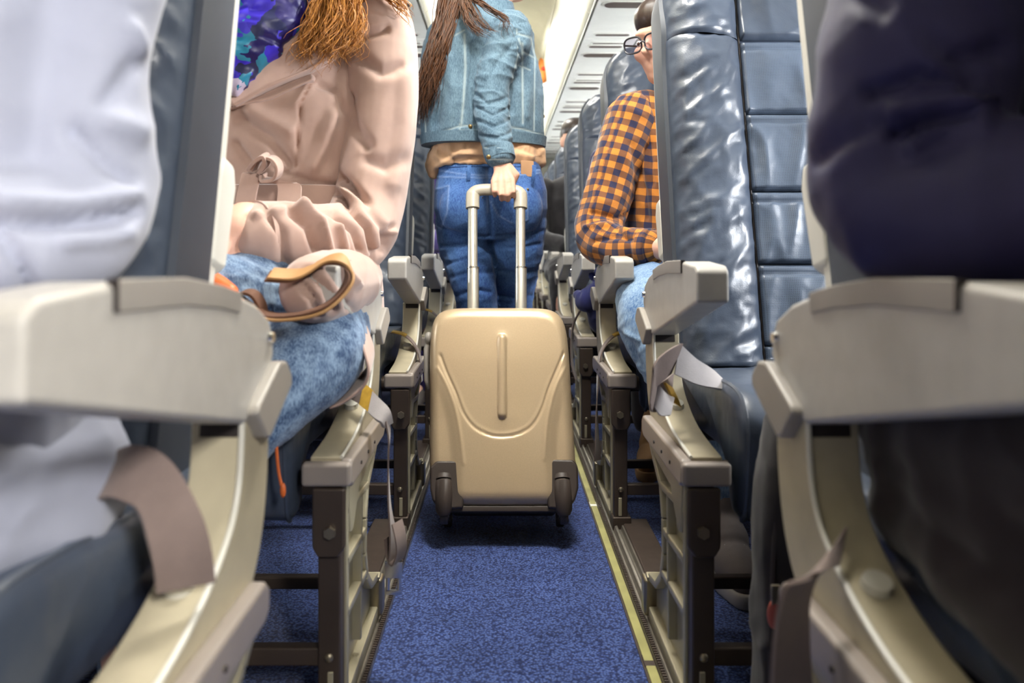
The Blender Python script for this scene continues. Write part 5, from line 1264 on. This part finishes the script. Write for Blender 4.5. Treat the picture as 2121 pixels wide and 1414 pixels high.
# ------------------------------------------------------------------ seat belts, strap, bag, backpack
def strap(par, pts, w, t, name, mat, n=30, bev=0.0):
    ws = None
    path = smooth_curve([tuple(Vector(p)) for p in pts], n)
    if isinstance(w, list):
        wv = [Vector(tuple(np.array([np.interp(i/(n-1)*(len(w)-1), range(len(w)), [q[k] for q in w]) for k in range(3)]))) for i in range(n)]
    else: wv = Vector(w)
    return build(MB().ribbon(path, wv, t), name, mat, par, bevel=bev, seg=1)
SL2, SR2 = SEAT[(-1, 2)], SEAT[(1, 2)]
# belt hanging over the side rail of the coat woman's seat
b1 = strap(SL2, [P(715, 800, 1.28), P(735, 808, 1.265), P(752, 818, 1.25)], (0.004, 0.02, 0.028), 0.003, 'seat_belt', M_belt)
strap(b1, [P(750, 816, 1.250), P(765, 828, 1.240), P(770, 834, 1.235)], (0.004, 0.022, 0.030), 0.0055, 'belt_tag', M_tag, 12)
strap(b1, [P(768, 833, 1.236), P(785, 850, 1.225), P(797, 862, 1.22), P(803, 880, 1.225)], [(0.004, 0.02, 0.03), (0.01, 0.02, 0.02), (0.012, 0.012, 0.006)], 0.007, 'belt_tape', M_belt_pale, 14)
strap(b1, [P(802, 870, 1.222), P(806, 905, 1.225), P(804, 960, 1.23), P(806, 1040, 1.23), P(814, 1110, 1.225), P(817, 1160, 1.22)], [(0.004, 0.014, 0), (-0.006, 0.034, 0), (-0.002, 0.036, 0), (0.014, 0.032, 0)], 0.0025, 'belt_webbing', M_belt)
strap(b1, [P(822, 1080, 1.215), P(829, 1110, 1.205), P(831, 1140, 1.205), P(822, 1164, 1.21), P(812, 1150, 1.222), P(806, 1110, 1.232)], (0.012, 0.026, 0), 0.0025, 'belt_loop', M_belt)
tg = MB(); a = P(815, 1178, 1.212)
tg.box((a.x-0.014, a.y-0.002, a.z-0.014), (a.x+0.014, a.y+0.002, a.z+0.012)); 
for (dx0, dx1, dz0, dz1) in ((-0.012, -0.006, -0.034, -0.012), (0.006, 0.012, -0.034, -0.012), (-0.012, 0.012, -0.040, -0.032)): tg.box((a.x+dx0, a.y-0.0015, a.z+dz0), (a.x+dx1, a.y+0.0015, a.z+dz1))
build(tg, 'belt_tongue', M_chrome, b1, bevel=0.0008, seg=1)
# belt looped on the empty seat
b2 = strap(SR2, [P(1392, 800, 1.22), P(1362, 822, 1.18), P(1350, 806, 1.16), P(1358, 776, 1.165), P(1385, 752, 1.175), P(1402, 742, 1.185)], [(0.01, 0.03, 0.036), (0.012, 0.012, 0.044), (0.0, -0.012, 0.046), (0.008, -0.006, 0.048), (0.018, 0.0, 0.046)], 0.003, 'seat_belt', M_belt, 36)
strap(b2, [P(1402, 742, 1.185), P(1440, 768, 1.19), P(1478, 784, 1.20), P(1502, 796, 1.215)], [(0.010, 0.014, 0.046), (0.004, 0.03, 0.03), (0.0, 0.04, 0.012)], 0.003, 'belt_webbing', M_belt_pale, 24)
strap(b2, [P(1356, 812, 1.175), P(1372, 836, 1.17), P(1392, 842, 1.18)], [(0.01, 0.0, 0.03), (0.012, 0.02, 0.03), (0.012, 0.03, 0.02)], 0.004, 'belt_tape', M_belt_pale, 14)
strap(b2, [P(1384, 798, 1.20), P(1396, 822, 1.20), P(1402, 838, 1.205)], (0.014, 0.012, -0.01), 0.004, 'belt_tag', M_tag, 10)
# belts of the rows behind
def row_belt(seat, sx, dy, style):
    q = lambda x, y, z: Vector((sx*x, y+dy, z))
    b = strap(seat, [q(0.315, 1.30, 0.455), q(0.285, 1.285, 0.452), q(0.262, 1.275, 0.440), q(0.243, 1.27, 0.415), q(0.234, 1.268, 0.385), q(0.231, 1.27, 0.33)], (0, 0.036, 0), 0.003, 'seat_belt', M_belt, 24)
    strap(b, [q(0.312, 1.30, 0.4575), q(0.288, 1.286, 0.4555), q(0.272, 1.278, 0.449)], (0, 0.037, 0), 0.0035, 'belt_tag', M_tag, 8)
    if style: strap(b, [q(0.231, 1.27, 0.34), q(0.228, 1.272, 0.25), q(0.230, 1.275, 0.16), q(0.232, 1.28, 0.12)], [(0, 0.036, 0), (0.01, 0.03, 0), (0.02, 0.02, 0)], 0.003, 'belt_webbing', M_belt, 16)
    return b
row_belt(SEAT[(-1, 3)], -1, ROWDY[3], False); row_belt(SEAT[(1, 3)], 1, ROWDY[3], True); row_belt(SEAT[(-1, 4)], -1, ROWDY[4], False)
q4 = ROWDY[4]
b4 = strap(SEAT[(1, 4)], [Vector((0.30, 1.30+q4, 0.46)), Vector((0.262, 1.20+q4, 0.475)), Vector((0.285, 1.12+q4, 0.53)), Vector((0.315, 1.10+q4, 0.555))], (0.012, 0.03, -0.02), 0.004, 'seat_belt', M_belt, 20)
strap(b4, [Vector((0.262, 1.20+q4, 0.475)), Vector((0.228, 1.20+q4, 0.40)), Vector((0.226, 1.20+q4, 0.28)), Vector((0.240, 1.2+q4, 0.22))], (0.01, 0.034, 0), 0.003, 'belt_webbing', M_belt, 16)
# nearest belts
strap(SEAT[(-1, 1)], [P(196, 1000, 0.60), P(250, 975, 0.585), P(315, 1000, 0.575), P(355, 1070, 0.57), P(378, 1150, 0.57), P(386, 1215, 0.575)], [(0.0, 0.03, 0.03), (0.01, 0.03, 0.03), (0.03, 0.03, 0.0), (0.036, 0.02, 0.0)], 0.0035, 'seat_belt', M_belt)
strap(SEAT[(1, 1)], [P(1745, 1130, 0.62), P(1690, 1180, 0.59), P(1652, 1225, 0.585), P(1640, 1320, 0.59), P(1640, 1440, 0.60)], [(0.02, 0.03, 0.02), (0.03, 0.03, -0.02), (0.036, 0.01, 0.0)], 0.0035, 'seat_belt', M_belt)

# tan strap and bag on the lap of the coat woman
M_tan = plain('tan_leather', srgb(176, 132, 82), 0.55, var=0.12, bmp=0.2, bscale=300)
M_brn = plain('brown_suede_strap', srgb(96, 62, 42), 0.8, var=0.12)
M_obag = plain('orange_leather', srgb(206, 100, 40), 0.5, var=0.12, bmp=0.2)
bag = thing('handbag', 'orange brown leather bag with tan strap on the lap of the coat woman', 'bag', (-0.40, 1.12, 0.58))
bb = MB(); limb(bb, [P(476, 608, 1.00), P(440, 605, 1.02), P(380, 600, 1.04)], [0.012, 0.028, 0.04]); bo_ = blob(bb, 0.005, 3); folds(bo_, 0.004, 50, 2); put(bo_, 'bag_body', M_obag, bag)
sp_ = [P(510, 632, 0.975), P(560, 657, 0.985), P(620, 657, 0.990), P(672, 642, 0.995), P(708, 612, 1.005), P(728, 578, 1.015), P(722, 548, 1.030), P(702, 534, 1.040), P(676, 538, 1.045), P(645, 556, 1.035), P(612, 568, 1.025), P(560, 566, 1.015)]
st_ = strap(bag, sp_, [(0, 0.030, 0.004), (0.0, 0.032, 0.002), (-0.006, 0.034, 0.004), (-0.012, 0.032, 0.006), (0.006, 0.032, 0.010), (0.0, 0.034, 0.012), (0, 0.03, 0.012)], 0.004, 'shoulder_strap', M_tan, 60, 0.0008)
strap(bag, [p+Vector((-0.004, 0.0, 0.0035 if i < 4 else -0.0035)) if i not in (4, 5, 6) else p+Vector((-0.0055, 0, 0)) for i, p in enumerate(sp_)], [(0, 0.027, 0.004), (0.0, 0.029, 0.002), (-0.006, 0.031, 0.004), (-0.012, 0.029, 0.006), (0.006, 0.029, 0.010), (0.0, 0.031, 0.012), (0, 0.027, 0.012)], 0.003, 'strap_lining', M_brn, 60)
strap(bag, [P(492, 615, 1.0), P(505, 605, 0.99), P(525, 608, 0.99), P(540, 628, 0.995), P(546, 652, 1.0)], (0.004, 0.018, 0.004), 0.004, 'strap_loop', M_brn, 24)
rr = MB(); c = P(497, 628, 0.985)
rr.tube([c+Vector((0.012*math.cos(t), 0.004*math.sin(t), 0.009*math.sin(t)-0.004*math.cos(t))) for t in np.linspace(0, 2*math.pi, 22)], 0.0018, n=8); build(rr, 'strap_ring', M_chrome, bag)
cd = MB(); cd.tube(smooth_curve([tuple(P(572, 880, 1.03)), tuple(P(573, 930, 1.03)), tuple(P(577, 975, 1.03)), tuple(P(583, 1005, 1.03))], 14), 0.0022, n=8); cd.ellipsoid(P(586, 1015, 1.03), (0.004, 0.004, 0.010))
cd.tube([P(500, 640, 1.02), P(552, 760, 0.99), P(572, 880, 1.03)], 0.0022, n=8)
build(cd, 'tassel_cord', M_obag, bag)

# black backpack standing behind the nearest right seat
bpk = thing('backpack', 'black backpack with zip pull standing behind the nearest right seat', 'backpack', (0.45, 0.985, 0))
M_nyl = cloth('black_nylon', srgb(24, 19, 19), 0.7, weave=700)
pk = MB()
pk.loft([ering((0.47, 0.985, z), (w, 0, 0), (0, d, 0), 28, 3.2) for z, w, d in ((0.004, 0.15, 0.05), (0.03, 0.165, 0.062), (0.2, 0.170, 0.066), (0.38, 0.165, 0.062), (0.46, 0.150, 0.055), (0.505, 0.11, 0.04), (0.518, 0.06, 0.02))])
limb(pk, [Vector((0.40, 0.935, 0.12)), Vector((0.54, 0.935, 0.12))], [0.03, 0.03]); limb(pk, [Vector((0.40, 0.935, 0.22)), Vector((0.54, 0.935, 0.22))], [0.03, 0.03])
pe = blob(pk, 0.006, 4); folds(pe, 0.004, 35, 3); put(pe, 'bag_body', M_nyl, bpk)
zp = MB(); zp.tube(smooth_curve([(0.312, 0.955, 0.05), (0.312, 0.950, 0.25), (0.33, 0.950, 0.42), (0.40, 0.95, 0.492), (0.47, 0.95, 0.505)], 30), 0.004, n=8); build(zp, 'zipper', M_black, bpk)
a = P(1606, 1232, 0.90); build(MB().box((a.x-0.005, a.y-0.002, a.z-0.012), (a.x+0.005, a.y+0.002, a.z+0.012)), 'zip_slider', M_bolt, bpk, bevel=0.001)
a = P(1606, 1272, 0.90); build(MB().ellipsoid(a, (0.010, 0.003, 0.018)), 'zip_pull', plain('red_pull', srgb(170, 84, 72), 0.5), bpk)
hd = MB(); hd.tube(smooth_curve([(0.43, 0.985, 0.50), (0.44, 0.985, 0.54), (0.50, 0.985, 0.54), (0.51, 0.985, 0.50)], 16), 0.008, n=10); build(hd, 'carry_loop', M_nyl, bpk)

# navy garment draped under the armrest behind the plaid man
nv = thing('jacket', 'navy garment draped over the armrest behind the plaid man', 'jacket', (0.29, 2.62, 0.5))
dm = MB(); limb(dm, [P(1240, 600, 2.58), P(1215, 622, 2.60), P(1200, 612, 2.62)], [0.032, 0.04, 0.02]); limb(dm, [P(1240, 610, 2.60), P(1236, 650, 2.62), P(1240, 680, 2.64)], [0.04, 0.035, 0.02]); limb(dm, [P(1232, 570, 2.60), P(1262, 560, 2.64)], [0.02, 0.025])
de = blob(dm, 0.005, 4); folds(de, 0.006, 50, 4); put(de, 'cloth_fold', cloth('navy_wool', srgb(38, 42, 92), 0.85), nv)
